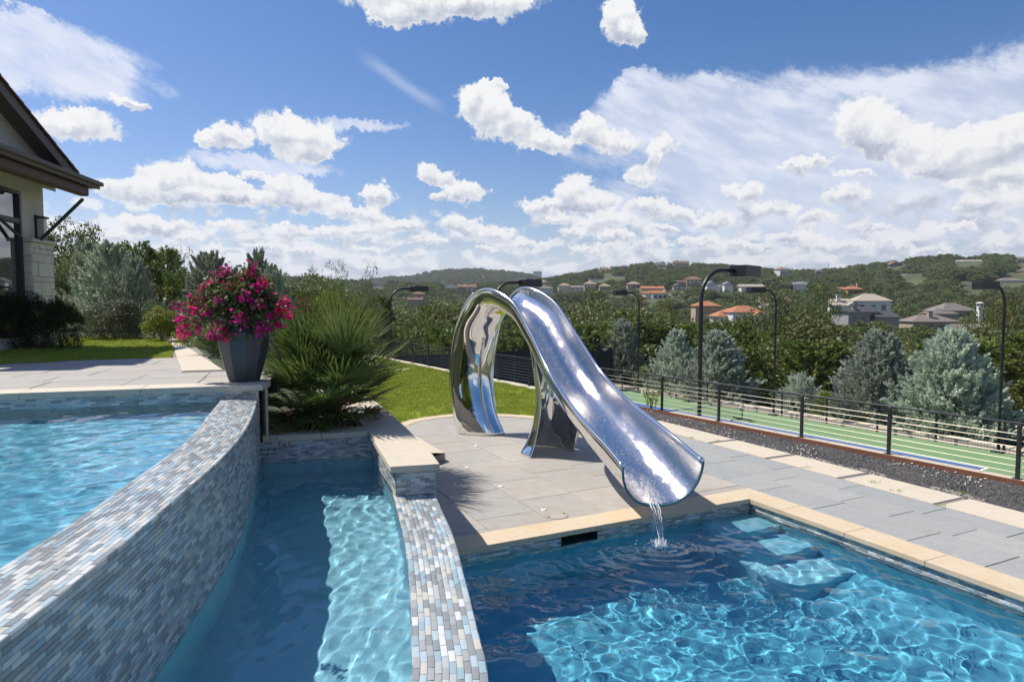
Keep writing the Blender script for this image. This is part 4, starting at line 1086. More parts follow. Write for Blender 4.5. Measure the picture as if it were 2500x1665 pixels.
# net
net = empty('court_net', (*cc(28.6, 22.7), ZC), 'low black portable net with white top band across the court', 'net')
Mi = Matrix.Translation((-cc(28.6, 22.7).x, -cc(28.6, 22.7).y, -ZC))
def lc(n_, u_, z): p = cc(n_, u_) - cc(28.6, 22.7); return Vector((p.x, p.y, z))
for nn in (28.6, 21.2):
    MB().tube([lc(nn, 22.7, 0), lc(nn, 22.7, 1.0)], .035, 8).build('post', M['black'], net)
    MB().tube([lc(nn, 22.1, .03), lc(nn, 23.3, .03)], .035, 8).build('foot', M['black'], net)
    MB().tube([lc(nn, 22.7, .03), lc(nn - .9, 22.7, .03)], .03, 8).build('base_tube', M['black'], net)
MB().tube([lc(28.6, 22.7, .97), lc(25, 22.7, .90), lc(21.2, 22.7, .97)], .028, 6).build('top_band', plain('grey_net_band', (.36, .36, .37), .7), net)
mb = MB()
for i in range(75): n_ = 28.55 - i * .098; zt = .90 + .07 * (abs(n_ - 24.9) / 3.7) ** 2; mb.tube([lc(n_, 22.7, .12), lc(n_, 22.7, zt)], .004, 3, False)
for i in range(9): mb.tube([lc(28.55, 22.7, .12 + i * .1), lc(21.25, 22.7, .12 + i * .1)], .004, 3, False)
o = mb.build('net_mesh', M['black'], net, kind='stuff')
o = MB().lathe([(.02, -.16), (.11, -.12), (.16, 0), (.11, .12), (.02, .16)], 14).build('ball_bag', plain('grey_bag_cloth', (.33, .32, .30), .9)); p = cc(28.05, 22.3); o.location = (p.x, p.y, ZC + .72)
tag(o, 'round grey bag hung beside the end post of the court net', 'bag')
# wind-screen at the end of the court
ws = empty('court_end_fence', (0, 0, 0), 'tall black mesh fence with windscreen at the far end of the court', 'fence')
for n_ in np.arange(13.9, 32, 2.9):
    p = cc(n_, 36.2); MB().tube([(p.x, p.y, ZC), (p.x, p.y, .10)], .032, 8).build('post', M['black'], ws)
a, b_ = cc(13.9, 36.2), cc(31.3, 36.2); MB().tube([(a.x, a.y, .08), (b_.x, b_.y, .08)], .025, 6).build('top_rail', M['black'], ws)
def curtain(n0, n1, z0, z1, fold, gather, top=0.0):
    V = []; F = []; nx, nz = 60, 14
    for j in range(nz + 1):
        for i in range(nx + 1):
            k = i / nx; h = j / nz; n_ = n0 + (n1 - n0) * k; off = fold * math.sin(k * gather * 6.28 + 1.1 * math.sin(h * 3)) * (.4 + .6 * (1 - h)); z = z0 + (z1 - z0) * h - top * (.5 - .5 * math.cos(k * gather * 6.28)) * h
            p = cc(n_, 36.12 + off); V.append((p.x, p.y, z))
    for j in range(nz):
        for i in range(nx): a = j * (nx + 1) + i; F.append((a, a + 1, a + nx + 2, a + nx + 1))
    obj('windscreen', V, F, M['cloth'], ws, True)
curtain(13.9, 22.7, ZC + .05, -.10, .03, 3); curtain(22.75, 27.7, ZC + .05, -.10, .03, 3); curtain(27.9, 31.2, ZC + .15, -.12, .22, 3.3, .28)
# low fence on the far side of the court
lf = empty('court_side_fence', (0, 0, 0), 'low black picket fence along the far side of the court', 'fence')
for i, u in enumerate(np.arange(4, 36.3, 2.6)):
    p = cc(31.25, u); MB().box((p.x, p.y, ZC + .66), (.07, .07, 1.32)).build('post', M['black'], lf)
a, b_ = cc(31.25, 4), cc(31.25, 36.2)
for z in (1.27, .14): MB().tube([(a.x, a.y, ZC + z), (b_.x, b_.y, ZC + z)], .017, 6).build('rail', M['black'], lf)
mb = MB()
for u in np.arange(4, 36.2, .115): p = cc(31.25, u); mb.tube([(p.x, p.y, ZC + .08), (p.x, p.y, ZC + 1.27)], .005, 3, False)
mb.build('pickets', M['black'], lf, kind='stuff')
lw = empty('stone_kerb_wall', kind='structure')
u = 3.0
while u < 37:
    e = u + random.uniform(.5, 1.1); MB().prism([tuple(cc(31.7, u)), tuple(cc(32.3, u)), tuple(cc(32.3, e - .02)), tuple(cc(31.7, e - .02))], ZC - .3, ZC + random.uniform(.10, .20)).build('kerb_block', M['limeg'], lw); u = e

# ------------------------------------------------------------------ court lamps
def lamp(x, y, zt, face, label, head_yaw=0, px=None):
    t = empty('court_lamp', (x, y, ZC), label, 'lamp post', 'tall black lamps beside the court')
    h = zt - ZC; f = face; r = .055
    pts = [(0, 0, 0), (0, 0, h - .95)]
    for k in range(1, 9):
        q = k / 8 * math.pi / 2; pts.append((f.x * .78 * (1 - math.cos(q)), f.y * .78 * (1 - math.cos(q)), h - .95 + .78 * math.sin(q)))
    pts.append((f.x * 1.25, f.y * 1.25, h - .17))
    MB().tube(pts, [r] * (len(pts) - 9) + [r * .95] * 9, 12).build('pole', M['black'], t, True)
    hd = MB().box((f.x * 1.72, f.y * 1.72, h - .17), (.95, .46, .30), math.atan2(f.y, f.x) + head_yaw).build('lamp_head', M['black'], t); bevel(hd, .008)
    MB().box((f.x * 1.72, f.y * 1.72, h - .328), (.80, .36, .012), math.atan2(f.y, f.x) + head_yaw).build('lens', M['lampglass'], hd)
    b = MB().box((0, 0, .04), (.42, .42, .08), math.atan2(UU.y, UU.x)).build('base_plate', M['black'], t); bevel(b, .01)
    for sx in (-1, 1):
        for sy in (-1, 1): p = UU * .15 * sx + UN * .15 * sy; MB().tube([(p.x, p.y, .08), (p.x, p.y, .12)], .015, 6).build('bolt', M['cable'], b)
lamp(4.93, 17.0, 4.05, UN, 'nearest tall black court lamp, standing just behind the railing', .25)
p = at(1208, 741, 26.2); lamp(p.x, 26.2, 4.02, UN, 'black court lamp whose head shows above the slide', .25)
p = at(953, 741, 35.4); lamp(p.x, 35.4, 3.98, UN, 'farthest left black court lamp, rising behind the palm', .25)
for (px, py, w, lab) in ((2437, 1104, 0, 'black court lamp near the right edge, beside the largest cypress'), (1888.5, 1013, 0, 'black court lamp on the far side behind the net'), (1558, 957.5, 0, 'smallest black court lamp, beside the windscreen')):
    x, y = gp(px, py, ZC); lamp(x, y, 3.88, -UN, lab, -.2)

# ------------------------------------------------------------------ the slide
def slide():
    t = empty('water_slide', (-.7, 15.0, 0), 'mirror polished steel water slide arching over the deck into the pool', 'water slide')
    Mi = Matrix.Translation((.7, -15.0, 0))
    st = [  # left rim px,py,Y   right rim px,py,Y   depth
        ((1118, 1053, 15.07), (1230, 1060, 14.83), .30),
        ((1107, 1003, 15.22), (1208, 1003, 15.02), .36),
        ((1100, 910, 15.40), (1199, 915, 15.28), .40),
        ((1110, 815, 15.25), (1214, 810, 15.30), .42),
        ((1134, 750, 14.80), (1236, 752, 15.00), .44),
        ((1162, 717, 14.30), (1256, 716, 14.80), .46),
        ((1197, 707.5, 13.72), (1290, 704, 14.40), .48),
        ((1250, 737.5, 13.10), (1350, 736, 13.75), .50),
        ((1290, 803, 12.5), (1401, 809, 13.0), .50),
        ((1340, 906, 11.6), (1470, 912, 12.05), .50),
        ((1385, 978, 10.5), (1545, 987, 10.75), .52),
        ((1440, 1046, 9.62), (1622, 1048, 9.75), .56),
        ((1480, 1090, 9.12), (1672, 1089, 9.25), .60),
        ((1521.5, 1139, 8.62), (1715, 1125, 8.78), .63)]
    A = catmull([Mi @ at(*a) for a, b, d in st], 8); B = catmull([Mi @ at(*b) for a, b, d in st], 8)
    D = catmull([Vector((d, 0)) for a, b, d in st], 8); D = [d[0] for d in D]
    n = len(A); m_ = 22; V = []; N_ = []
    for i in range(n):
        Mc = (A[i] + B[i]) / 2; Tn = ((A[min(i + 1, n - 1)] + B[min(i + 1, n - 1)]) - (A[max(i - 1, 0)] + B[max(i - 1, 0)])).normalized()
        Wd = (B[i] - A[i]).normalized(); nn = Wd.cross(Tn).normalized()
        k = max(0, 1 - i / 7); nn.z *= (1 - k); nn.normalize(); N_.append(nn)
        for j in range(m_ + 1):
            q = math.pi * j / m_
            p = Mc + (A[i] - Mc) * math.copysign(abs(math.cos(q)) ** .86, math.cos(q)) + nn * D[i] * math.sin(q) ** .88
            V.append((p.x, p.y, max(p.z, 0.004)))
    F = []
    for i in range(n - 1):
        for j in range(m_): a = i * (m_ + 1) + j; F.append((a, a + 1, a + m_ + 2, a + m_ + 1))
    me = mesh_np('chute', V, F, [M['mirror'], M['wet']], True); o = ob('chute', me, t)
    so_ = o.modifiers.new('thick', 'SOLIDIFY'); so_.thickness = .012; so_.offset = 0; so_.material_offset = 0
    # the wet inside of the run down to the pool: a thin running film of water just above the steel
    i0 = 6 * 8 - 4; Vi = []; Fi = []; c0, c1 = 3, m_ - 3
    wv = []
    for i in range(i0, n):
        Mc = (A[i] + B[i]) / 2; nn = N_[i]
        for j in range(0, m_ * 2 + 1):
            q = math.pi * (.02 + .96 * j / (m_ * 2)); r = 1 - .022
            rip = .006 * float(val(i * .55, j * .35, 5)) + .004 * float(val(i * 1.3, j * 1.1, 8))
            p = Mc + (A[i] - Mc) * math.copysign(abs(math.cos(q)) ** .86, math.cos(q)) * r + nn * (D[i] * math.sin(q) ** .88 * (r - .006 + rip))
            Vi.append(tuple(p))
    k_ = m_ * 2 + 1
    for i in range(n - i0 - 1):
        for j in range(k_ - 1): a = i * k_ + j; Fi.append((a, a + 1, a + k_ + 1, a + k_))
    o2 = obj('wet_lining', Vi, Fi, M['wet'], t, True)
    for P_, nm in ((A, 'edge_rail'), (B, 'edge_rail')):
        MB().tube(P_, [.034] * (n - 2) + [.040, .036], 10).build(nm, M['rail'], t, True)
    # cross joints seen as thin welds
    for i in range(i0 + 6, n - 4, 9):
        pts = [Vector(Vi[(i - i0) * k_ + j]) - N_[i] * .004 for j in range(2, k_ - 2, 2)]
        MB().tube(pts, .0032, 4, False).build('weld_seam', M['rail'], t)
    # drops and froth running down inside
    rd = random.Random(4); mb = MB()
    for k in range(620):
        i = rd.randrange(2, n - i0 - 1); i = max(i, int((n - i0) * rd.random() ** .6)) if rd.random() < .6 else i; i = min(i, n - i0 - 1)
        j = int(min(max(rd.gauss(k_ * (.42 if k % 3 else .62), k_ * .09), 2), k_ - 3)); p = Vector(Vi[i * k_ + j]) - N_[i + i0] * .006 + Vector((rd.gauss(0, .02), rd.gauss(0, .03), 0)); s_ = rd.uniform(.0025, .0065)
        mb.add([p + Vector(v) * s_ for v in ((1, 0, 0), (-1, 0, 0), (0, 1, 0), (0, -1, 0), (0, 0, 1.2), (0, 0, -1.2))], [(0, 2, 4), (2, 1, 4), (1, 3, 4), (3, 0, 4), (2, 0, 5), (1, 2, 5), (3, 1, 5), (0, 3, 5)])
    mb.build('running_water', M['foam'], t, True, 'stuff')
    # rubber edge round the lip
    Mc = (A[-1] + B[-1]) / 2; Tn = (A[-1] - A[-3]).normalized(); pts = []; pts2 = []
    for j in range(0, 33):
        q = math.pi * j / 32; p = Mc + (A[-1] - Mc) * math.copysign(abs(math.cos(q)) ** .86, math.cos(q)) + N_[-1] * D[-1] * math.sin(q) ** .88
        pts.append(p + Tn * .004 + N_[-1] * .0); pts2.append(Mc + (p - Mc) * 1.012 + Tn * .012 + N_[-1] * .002)
    MB().tube(pts, .013, 8).build('lip_trim', M['rail'], t, True); MB().tube(pts2, .017, 8).build('rubber_edge', M['teal'], t, True)
    # support that drops from under the arch
    lv = [  # z, then six plan points
        (.004, [(.35, 12.50), (.17, 12.86), (.26, 13.28), (.52, 13.58), (.98, 13.42), (1.24, 13.08)]),
        (.22, [(.43, 12.57), (.31, 12.90), (.36, 13.27), (.60, 13.55), (1.02, 13.40), (1.31, 13.08)]),
        (.55, [(.505, 12.60), (.42, 12.88), (.45, 13.2), (.70, 13.48), (1.08, 13.35), (1.37, 13.05)]),
        (1.0, [(.555, 12.58), (.49, 12.82), (.51, 13.12), (.74, 13.40), (1.10, 13.28), (1.38, 12.98)]),
        (1.4, [(.54, 12.60), (.47, 12.84), (.50, 13.15), (.76, 13.42), (1.08, 13.28), (1.34, 12.95)]),
        (1.8, [(.47, 12.68), (.41, 12.92), (.47, 13.25), (.76, 13.46), (1.04, 13.32), (1.26, 13.0)]),
        (2.12, [(.40, 12.80), (.36, 13.02), (.44, 13.34), (.74, 13.50), (1.0, 13.38), (1.2, 13.1)])]
    prof = []
    for z, P in lv: prof.append([Vector((q.x + .7, q.y - 15.0, z)) for q in catmull([Vector(p) for p in P], 6)])
    cols = []
    for c_ in range(len(prof[0])): cols.append(catmull([r[c_] for r in prof], 5))
    R_ = len(cols[0]); C_ = len(cols); V = [tuple(cols[c_][r]) for r in range(R_) for c_ in range(C_)]
    F = [(r * C_ + c_, r * C_ + c_ + 1, (r + 1) * C_ + c_ + 1, (r + 1) * C_ + c_) for r in range(R_ - 1) for c_ in range(C_ - 1)]
    o = obj('support_leg', V, F, M['mirror'], t, True); s2 = o.modifiers.new('thick', 'SOLIDIFY'); s2.thickness = .010
    for c_ in (0, C_ - 1): MB().tube(cols[c_], .016, 8).build('leg_edge', M['rail'], t, True)
    # climbing side: rungs inside the channel and two handrails
    for i in range(6, 42, 4):
        a, b_ = A[i].lerp(B[i], .06), A[i].lerp(B[i], .94); p = N_[i] * .10
        MB().tube([a + p, b_ + p], .022, 8).build('rung', M['rail'], t, True)
    for P_, s_ in ((A, .12), (B, .88)):
        Q = [P_[i] + (A[i] - B[i]).normalized() * (.0 if s_ < .5 else -.03) - N_[i] * .045 for i in range(9, 42, 3)]
        MB().tube(Q, .018, 8).build('handrail', M['rail'], t, True)
    return (A[-1] + B[-1]) / 2 + Vector((-.7, 15.0, 0)), N_[-1], D[-1]
LC, LN, LD = slide()
lip = LC + LN * LD
# falling water
def stream():
    top = Vector((SPL[0] - .015, lip.y - .03, lip.z + .02)); bot = Vector((SPL[0], SPL[1], ZW))
    mb = MB()
    for s in range(5):
        pts = []; rr = []
        for k in range(15):
            f = k / 14; z = top.z + (bot.z - top.z) * f; q = math.sqrt(f); p = Vector((top.x + (bot.x - top.x) * q, top.y + (bot.y - top.y) * q, z))
            sp = (.040 * (1 - f) ** .6 + .008); p += Vector((math.cos(s * .9) * sp * (1 + .3 * random.random()), math.sin(s * 1.7) * sp * .5, 0)); pts.append(p); rr.append(random.uniform(.003, .008) * (1.1 - .4 * f))
        mb.tube(pts, rr, 6)
    o = mb.build('water_stream', M['foam2'], None, True, 'stuff'); o['label'] = 'thin stream of water falling from the slide lip into the pool'
    mb = MB()
    for k in range(150):
        if k < 60: f = random.random(); p = top.lerp(bot, f) + Vector((random.gauss(0, .05), random.gauss(0, .04), 0)); s = random.uniform(.002, .005)
        else:
            r = abs(random.gauss(0, .14)); q = random.uniform(0, 6.28); p = bot + Vector((r * math.cos(q) * 1.3, r * math.sin(q), random.uniform(0, .11) * math.exp(-r * 5) + .004)); s = random.uniform(.003, .009)
        mb.add([p + Vector(v) * s for v in ((1, 0, 0), (-1, 0, 0), (0, 1, 0), (0, -1, 0), (0, 0, 1.4), (0, 0, -1.4))], [(0, 2, 4), (2, 1, 4), (1, 3, 4), (3, 0, 4), (2, 0, 5), (1, 2, 5), (3, 1, 5), (0, 3, 5)])
    for k in range(9):
        r = random.uniform(.0, .10); q = random.uniform(0, 6.28); mb.lathe([(.03, -.005), (.022, .02), (.006, .05 + random.random() * .05)], 7, (bot.x + r * math.cos(q), bot.y + r * math.sin(q), ZW))
    o = mb.build('splash', M['foam2'], None, True, 'stuff'); o['label'] = 'white splash where the stream meets the pool water'
n_ = NT('broken_white_water'); n_.set(Base_Color=(.93, .96, .98), Roughness=.08); n_.b.inputs['Transmission Weight'].default_value = .55; n_.b.inputs['IOR'].default_value = 1.2; M['foam2'] = n_.m
stream()

# ------------------------------------------------------------------ pot and bougainvillea
pz = V2(gp(580, 934, ZT + .003)); PX, PY = pz.x, pz.y + .25
pot = empty('plant_pot', (PX, PY, ZT + .004), 'tall faceted blue grey glazed pot on the terrace corner', 'plant pot'); pot.scale = (QS, QS, QS)
prof = [(.245, .0), (.262, .02), (.335, .28), (.395, .52), (.425, .70), (.415, .84), (.36, .93), (.275, .965), (.262, .985)]
o = MB().lathe(prof, 10, rot=.16).build('body', M['pot'], pot); bevel(o, .012, 2)
o = MB().lathe([(.262, .975), (.30, .985), (.318, 1.01), (.312, 1.035), (.27, 1.04), (.262, 1.02)], 32).build('rim', M['pot'], pot, True)
def tri_cloud(P, Dr, L, Wd, jit=1.0):
    """one slim triangle leaf per point, running along its direction"""
    n = len(P); D = Dr + rng.normal(0, .35 * jit, (n, 3)); D /= np.linalg.norm(D, axis=1)[:, None] + 1e-9
    S = np.cross(D, rng.normal(0, 1, (n, 3))); S /= np.linalg.norm(S, axis=1)[:, None] + 1e-9
    L = np.asarray(L).reshape(-1, 1) * np.ones((n, 1)); Wd = np.asarray(Wd).reshape(-1, 1) * np.ones((n, 1))
    return np.stack([P - S * Wd, P + S * Wd, P + D * L], 1).reshape(-1, 3), np.arange(n * 3).reshape(-1, 3)
def quad_cloud(P, L, Wd, Nb=None, k=.8):
    """leaf-shaped quads (diamonds), normals leaning towards Nb"""
    n = len(P); Nr = rng.normal(0, 1, (n, 3)); Nr /= np.linalg.norm(Nr, axis=1)[:, None]
    if Nb is not None: Nr = Nr * (1 - k) + Nb * k; Nr /= np.linalg.norm(Nr, axis=1)[:, None] + 1e-9
    A = np.cross(Nr, rng.normal(0, 1, (n, 3))); A /= np.linalg.norm(A, axis=1)[:, None] + 1e-9; B = np.cross(Nr, A)
    s = rng.uniform(.7, 1.3, (n, 1)); A = A * L * s; B = B * Wd * s
    return np.stack([P - A, P - B * .9 + A * .1, P + A, P + B * .9 + A * .1], 1).reshape(-1, 3), np.arange(n * 4).reshape(-1, 4)
def bougainvillea():
    c = Vector((PX, PY, ZT + .91)); t = empty('bougainvillea', (PX, PY, ZT + .91), 'magenta flowering bougainvillea spilling over the rim of the blue grey pot', 'flowering shrub')
    tips = [(445, 775, -.15), (432, 748, 0), (470, 730, .1), (500, 700, 0), (530, 735, -.35), (520, 690, .2), (560, 705, -.1), (612, 672, 0), (643, 690, .1), (625, 703, -.2), (600, 722, -.3), (632, 742, -.3), (652, 732, .1), (692, 737, 0), (682, 762, -.1), (590, 780, -.45), (540, 805, -.42), (520, 822, -.40), (552, 822, -.45), (478, 800, -.3), (450, 812, -.2), (640, 800, -.35), (680, 792, -.15), (505, 762, -.35), (655, 772, -.25), (700, 745, .1), (535, 672, .1), (475, 760, -.25), (585, 690, .15), (560, 668, .2), (495, 725, -.2), (455, 795, -.1), (630, 815, -.3), (615, 650, .0), (470, 745, .2), (660, 800, .1), (705, 770, .2)]
    T = [at(x, y, PY + dy) - c for x, y, dy in tips]
    V = []; LP = []; LN_ = []
    mb = MB()
    for p in T:
        mid = p * .5 + Vector((0, 0, .20 + .1 * random.random())); pts = catmull([Vector((0, 0, -.05)), p * .18 + Vector((0, 0, .12)), mid, p], 5)
        mb.tube(pts, [.010 - .007 * i / (len(pts) - 1) for i in range(len(pts))], 5, False)
        for q in pts[5:]:
            for k in range(15): LP.append(q + Vector((random.gauss(0, .075), random.gauss(0, .075), random.gauss(0, .06))))
    for k in range(1400):
        a = random.uniform(0, 6.28); r = random.random() ** .5; h = random.random(); LP.append(Vector((math.cos(a) * r * (.62 - .28 * h) - .03, math.sin(a) * r * (.48 - .2 * h), -.02 + h * .62)))
    mb.build('stems', M['bark'], t, True, 'stuff')
    V, F = quad_cloud(np.array([tuple(p) for p in LP]), .034, .024, np.array([[-.4, -.1, .8]]), .35); o = obj('leaves', V, F, M['bleaf'], t, kind='stuff')
    # bract clusters: the countable bunches are parts
    for i, p in enumerate(T):
        nn = random.choice((22, 32, 48)) if i < 30 else 16
        P = np.array([tuple(p)]) + rng.normal(0, .038 if nn < 40 else .055, (nn, 3)); V, F = quad_cloud(P - np.array([tuple(p)]), .034, .029)
        o = obj('flower_cluster', V, F, M['bract'], t); o.location = p
    P = np.array([tuple(random.choice(T).lerp(Vector((0, 0, .3)), random.uniform(0, .6)) + Vector((random.gauss(0, .06), random.gauss(0, .07), random.gauss(0, .05)))) for _ in range(90)])
    P = (P[:, None, :] + rng.normal(0, .014, (90, 3, 3))).reshape(-1, 3); V, F = quad_cloud(P, .022, .018); obj('scattered_bracts', V, F, M['bract'], t, kind='stuff')
bougainvillea()

# ------------------------------------------------------------------ fan palms
def frond_mesh(seed, lp, bl, nseg, spread, mat, droop, name='frond'):
    nseg = int(nseg * .78); r = random.Random(seed); V = []; F = []
    def add(vs, fs): n = len(V); V.extend(vs); F.extend([tuple(i + n for i in f) for f in fs])
    w = .011; pts = [(0, 0), (lp * .5, .03), (lp, 0)]
    for (y0, z0), (y1, z1) in zip(pts, pts[1:]): add([(-w, y0, z0), (w, y0, z0), (w * .8, y1, z1), (-w * .8, y1, z1), (0, y0, z0 + .012), (0, y1, z1 + .012)], [(0, 1, 2, 3), (1, 4, 5, 2), (4, 0, 3, 5)])
    for i in range(nseg):
        k = (i + .5) / nseg * 2 - 1; a = k * spread + r.uniform(-.02, .02); L = bl * (1 - .28 * abs(k) ** 2) * r.uniform(.88, 1.05); wd = .0235 * r.uniform(.8, 1.15)
        dr = droop * r.uniform(.4, 1.8) + (.5 if r.random() < .06 else 0); d = Vector((math.sin(a), math.cos(a), 0)); s = Vector((math.cos(a), -math.sin(a), 0)); cup = .10 * abs(k)
        rows = []
        for f, ww in ((0, .3), (.36, 1.0), (.60, .66), (.82, .36), (1.0, .03)):
            p = Vector((0, lp, 0)) + d * L * f * (1 - .25 * dr * f * f) + Vector((0, 0, cup * L * f - dr * L * f ** 2.4 * .6)); rows.append((p - s * wd * ww, p + Vector((0, 0, -.008 * ww)), p + s * wd * ww))
        vs = [tuple(q) for row in rows for q in row]; fs = []
        for j in range(4): fs += [(3 * j, 3 * j + 1, 3 * j + 4, 3 * j + 3), (3 * j + 1, 3 * j + 2, 3 * j + 5, 3 * j + 4)]
        add(vs, fs)
    return mesh_np(name, V, F, mat)
FR = [frond_mesh(1, .95, 1.05, 32, 1.35, M['frond'], .08), frond_mesh(2, .75, .98, 30, 1.5, M['frond'], .20), frond_mesh(3, .60, .92, 28, 1.3, M['frond'], .45),
      frond_mesh(4, .80, .95, 26, 1.3, M['frondy'], .3), frond_mesh(5, .55, .7, 24, 1.2, M['frondd'], .9), frond_mesh(6, 1.15, 1.1, 34, 1.05, M['frond'], .05)]
def put_frond(parent, me, base, azm, elv, roll, s=1.0):
    o = bpy.data.objects.new('frond', me); link(o, parent)
    # local +Y is the stalk, +Z the upper face
    m_ = Matrix.Rotation(-azm, 4, 'Z') @ Matrix.Rotation(elv, 4, 'X') @ Matrix.Rotation(roll, 4, 'Y')
    o.matrix_local = Matrix.Translation(base) @ m_ @ Matrix.Diagonal((s, s, s, 1)); return o
def palm(name, loc, label, spec, seed, sc=1.0):
    t = empty(name, loc, label, 'fan palm'); t.scale = (sc, sc, sc); r = random.Random(seed)
    for (me, b, a, e, ro, s) in spec: put_frond(t, FR[me], Vector(b), R(a), R(e), R(ro), s)
    return t
# azimuth: 0 = away from the camera, 90 = right, 180 = towards it; each: mesh, base, azimuth, elevation, roll, size
spec = []; r_ = random.Random(9)
for ci, (cx, cy, top) in enumerate(((-.30, -.22, 84), (.20, -.28, 80), (.02, .28, 82))):
    nf = 27
    for k in range(nf):
        f = k / (nf - 1); az_ = (k * 137.5 + ci * 50) % 360; elv = top - 92 * f ** 1.15 + r_.uniform(-5, 5)
        if cy > 0 and elv < 15: continue
        # low fans keep clear of the pot on the left
        if 230 < az_ < 320 and elv < 35: elv = 38 + r_.uniform(0, 14)
        me = r_.choice((0, 5)) if f < .25 else r_.choice((1, 1, 0)) if f < .55 else r_.choice((2, 1, 3)) if f < .8 else r_.choice((3, 2, 4))
        spec.append((me, (cx + r_.uniform(-.06, .06), cy + r_.uniform(-.05, .05), (.16 + .12 * (1 - f))), az_, elv, r_.uniform(-16, 16), r_.uniform(.88, 1.08) * (1 if f < .6 else .86)))
for k in range(20): spec.append((r_.choice((4, 4, 3)), (r_.uniform(-.55, .5), r_.uniform(-.5, -.1), .25), r_.uniform(110, 250), r_.uniform(-12, 12), r_.uniform(-25, 25), r_.uniform(.6, .85)))
for k in range(22): spec.append((r_.choice((2, 2, 3)), (r_.uniform(-.5, .45), r_.uniform(-.5, -.15), r_.uniform(-.02, .12)), r_.uniform(100, 265), r_.uniform(18, 62), r_.uniform(-20, 20), r_.uniform(.6, .85)))
palm('fan_palm', (-3.16, 11.25, Z1 - .14), 'large spreading fan palm filling the stone planter beside the pot', spec, 1, 1.0)
spec2 = [(2, (0, 0, 0), 200 + i * 37, 40 + (i * 17) % 40, 0, .62) for i in range(9)] + [(1, (.05, 0, 0), 180, 66, 0, .6), (1, (0, 0, 0), 250, 60, 0, .6)]
x, y = gp(500, 872, ZT - .05); palm('fan_palm', (x, y + .4, ZT - .10), 'small fan palm growing beside the pale edging strip behind the pot', spec2, 2)
# litter of dry leaf bits on the planter soil
P = np.stack([rng.uniform(-3.7, -2.5, 500), rng.uniform(10.3, 12.2, 500), np.full(500, Z1 - .118)], 1); V, F = quad_cloud(P, .035, .012, np.array([[0, 0, 1.]]), .8); o = obj('dry_leaf_litter', V, F, M['rust_l'], None, kind='stuff'); o['label'] = 'dry brown leaf litter under the large fan palm'

# ------------------------------------------------------------------ trees: shared crowns, unit height
def crown_oak(seed, mat, n=6500, leaf=.0155, clumps=46, flat=1.0, airy=.0, name='crown'):
    r = np.random.default_rng(seed); C_ = []; 
    while len(C_) < clumps:
        p = r.uniform(-1, 1, 3); q = np.linalg.norm(p)
        if q > 1 or q < .35: continue
        h = p[2] * .42 * flat + .60
        if h < .22: continue
        wid = .50 * (1 - .35 * max(0, p[2])); C_.append((p[0] * wid, p[1] * wid, h + r.normal(0, .02), r.uniform(.09, .17)))
    C_ = np.array(C_); idx = r.integers(0, clumps, n); d = r.normal(0, 1, (n, 3)); d /= np.linalg.norm(d, axis=1)[:, None]; d[:, 2] = np.where(r.random(n) < .75, np.abs(d[:, 2]), d[:, 2])
    rad = C_[idx, 3] * (r.uniform(.75, 1.12, n) + airy * r.normal(0, .3, n)); P = C_[idx, :3] + d * rad[:, None] * np.array([1.1, 1.1, .85])
    V, F = quad_cloud(P, leaf, leaf * .7, d, .35); return mesh_np(name, V, F, mat)
def crown_cedar(seed, mat, n=5200, leaf=.020, name='crown'):
    r = np.random.default_rng(seed); pl = 170; h = r.random(pl) ** .85 * .86 + .06; th = r.uniform(0, 6.28, pl); rr = .36 * (1 - h) ** .55 * (.75 + .5 * r.random(pl)) + .02
    base = np.stack([np.cos(th) * rr * .45, np.sin(th) * rr * .45, h - .03], 1); ax = np.stack([np.cos(th) * .62, np.sin(th) * .62, np.full(pl, .78)], 1); L = rr * .75 + .07
    i = r.integers(0, pl, n); f = r.random(n) ** .8; P = base[i] + ax[i] * (L[i] * f)[:, None] + r.normal(0, 1, (n, 3)) * (.034 * (1.15 - f))[:, None]
    V, F = tri_cloud(P, ax[i], leaf * 1.9, leaf * .55, 1.6); return mesh_np(name, V, F, mat)
def crown_cypress(seed, mat, n=26000, pl=520, wide=.54, name='crown', shape=.72):
    r = np.random.default_rng(seed); h = r.random(pl) ** 1.15 * .93 + .02; th = r.uniform(0, 6.28, pl); env = wide * np.minimum((1 - h) ** shape, .82 + h) * (.78 + .40 * r.random(pl)) + .010
    inn = r.uniform(.40, .92, pl); base = np.stack([np.cos(th) * env * inn, np.sin(th) * env * inn, h - .02], 1)
    up = .55 + .7 * h; ax = np.stack([np.cos(th) * (1.05 - .5 * h), np.sin(th) * (1.05 - .5 * h), up], 1); ax /= np.linalg.norm(ax, axis=1)[:, None]; ax += r.normal(0, .30, (pl, 3)); L = env * .20 + .085
    tp_ = r.choice(pl, 26, replace=False); base[tp_] = np.stack([r.normal(0, .022, 26), r.normal(0, .022, 26), r.uniform(.86, .98, 26)], 1); ax[tp_] = np.stack([r.normal(0, .22, 26), r.normal(0, .22, 26), np.ones(26)], 1); L[tp_] = r.uniform(.05, .09, 26)
    i = r.integers(0, pl, n); f = r.random(n) ** .7; P = base[i] + ax[i] * (L[i] * f)[:, None] + r.normal(0, 1, (n, 3)) * (.019 * (1.25 - f))[:, None]
    V, F = tri_cloud(P, ax[i] * 1.3, .030, .0095, .9); return mesh_np(name, V, F, mat)
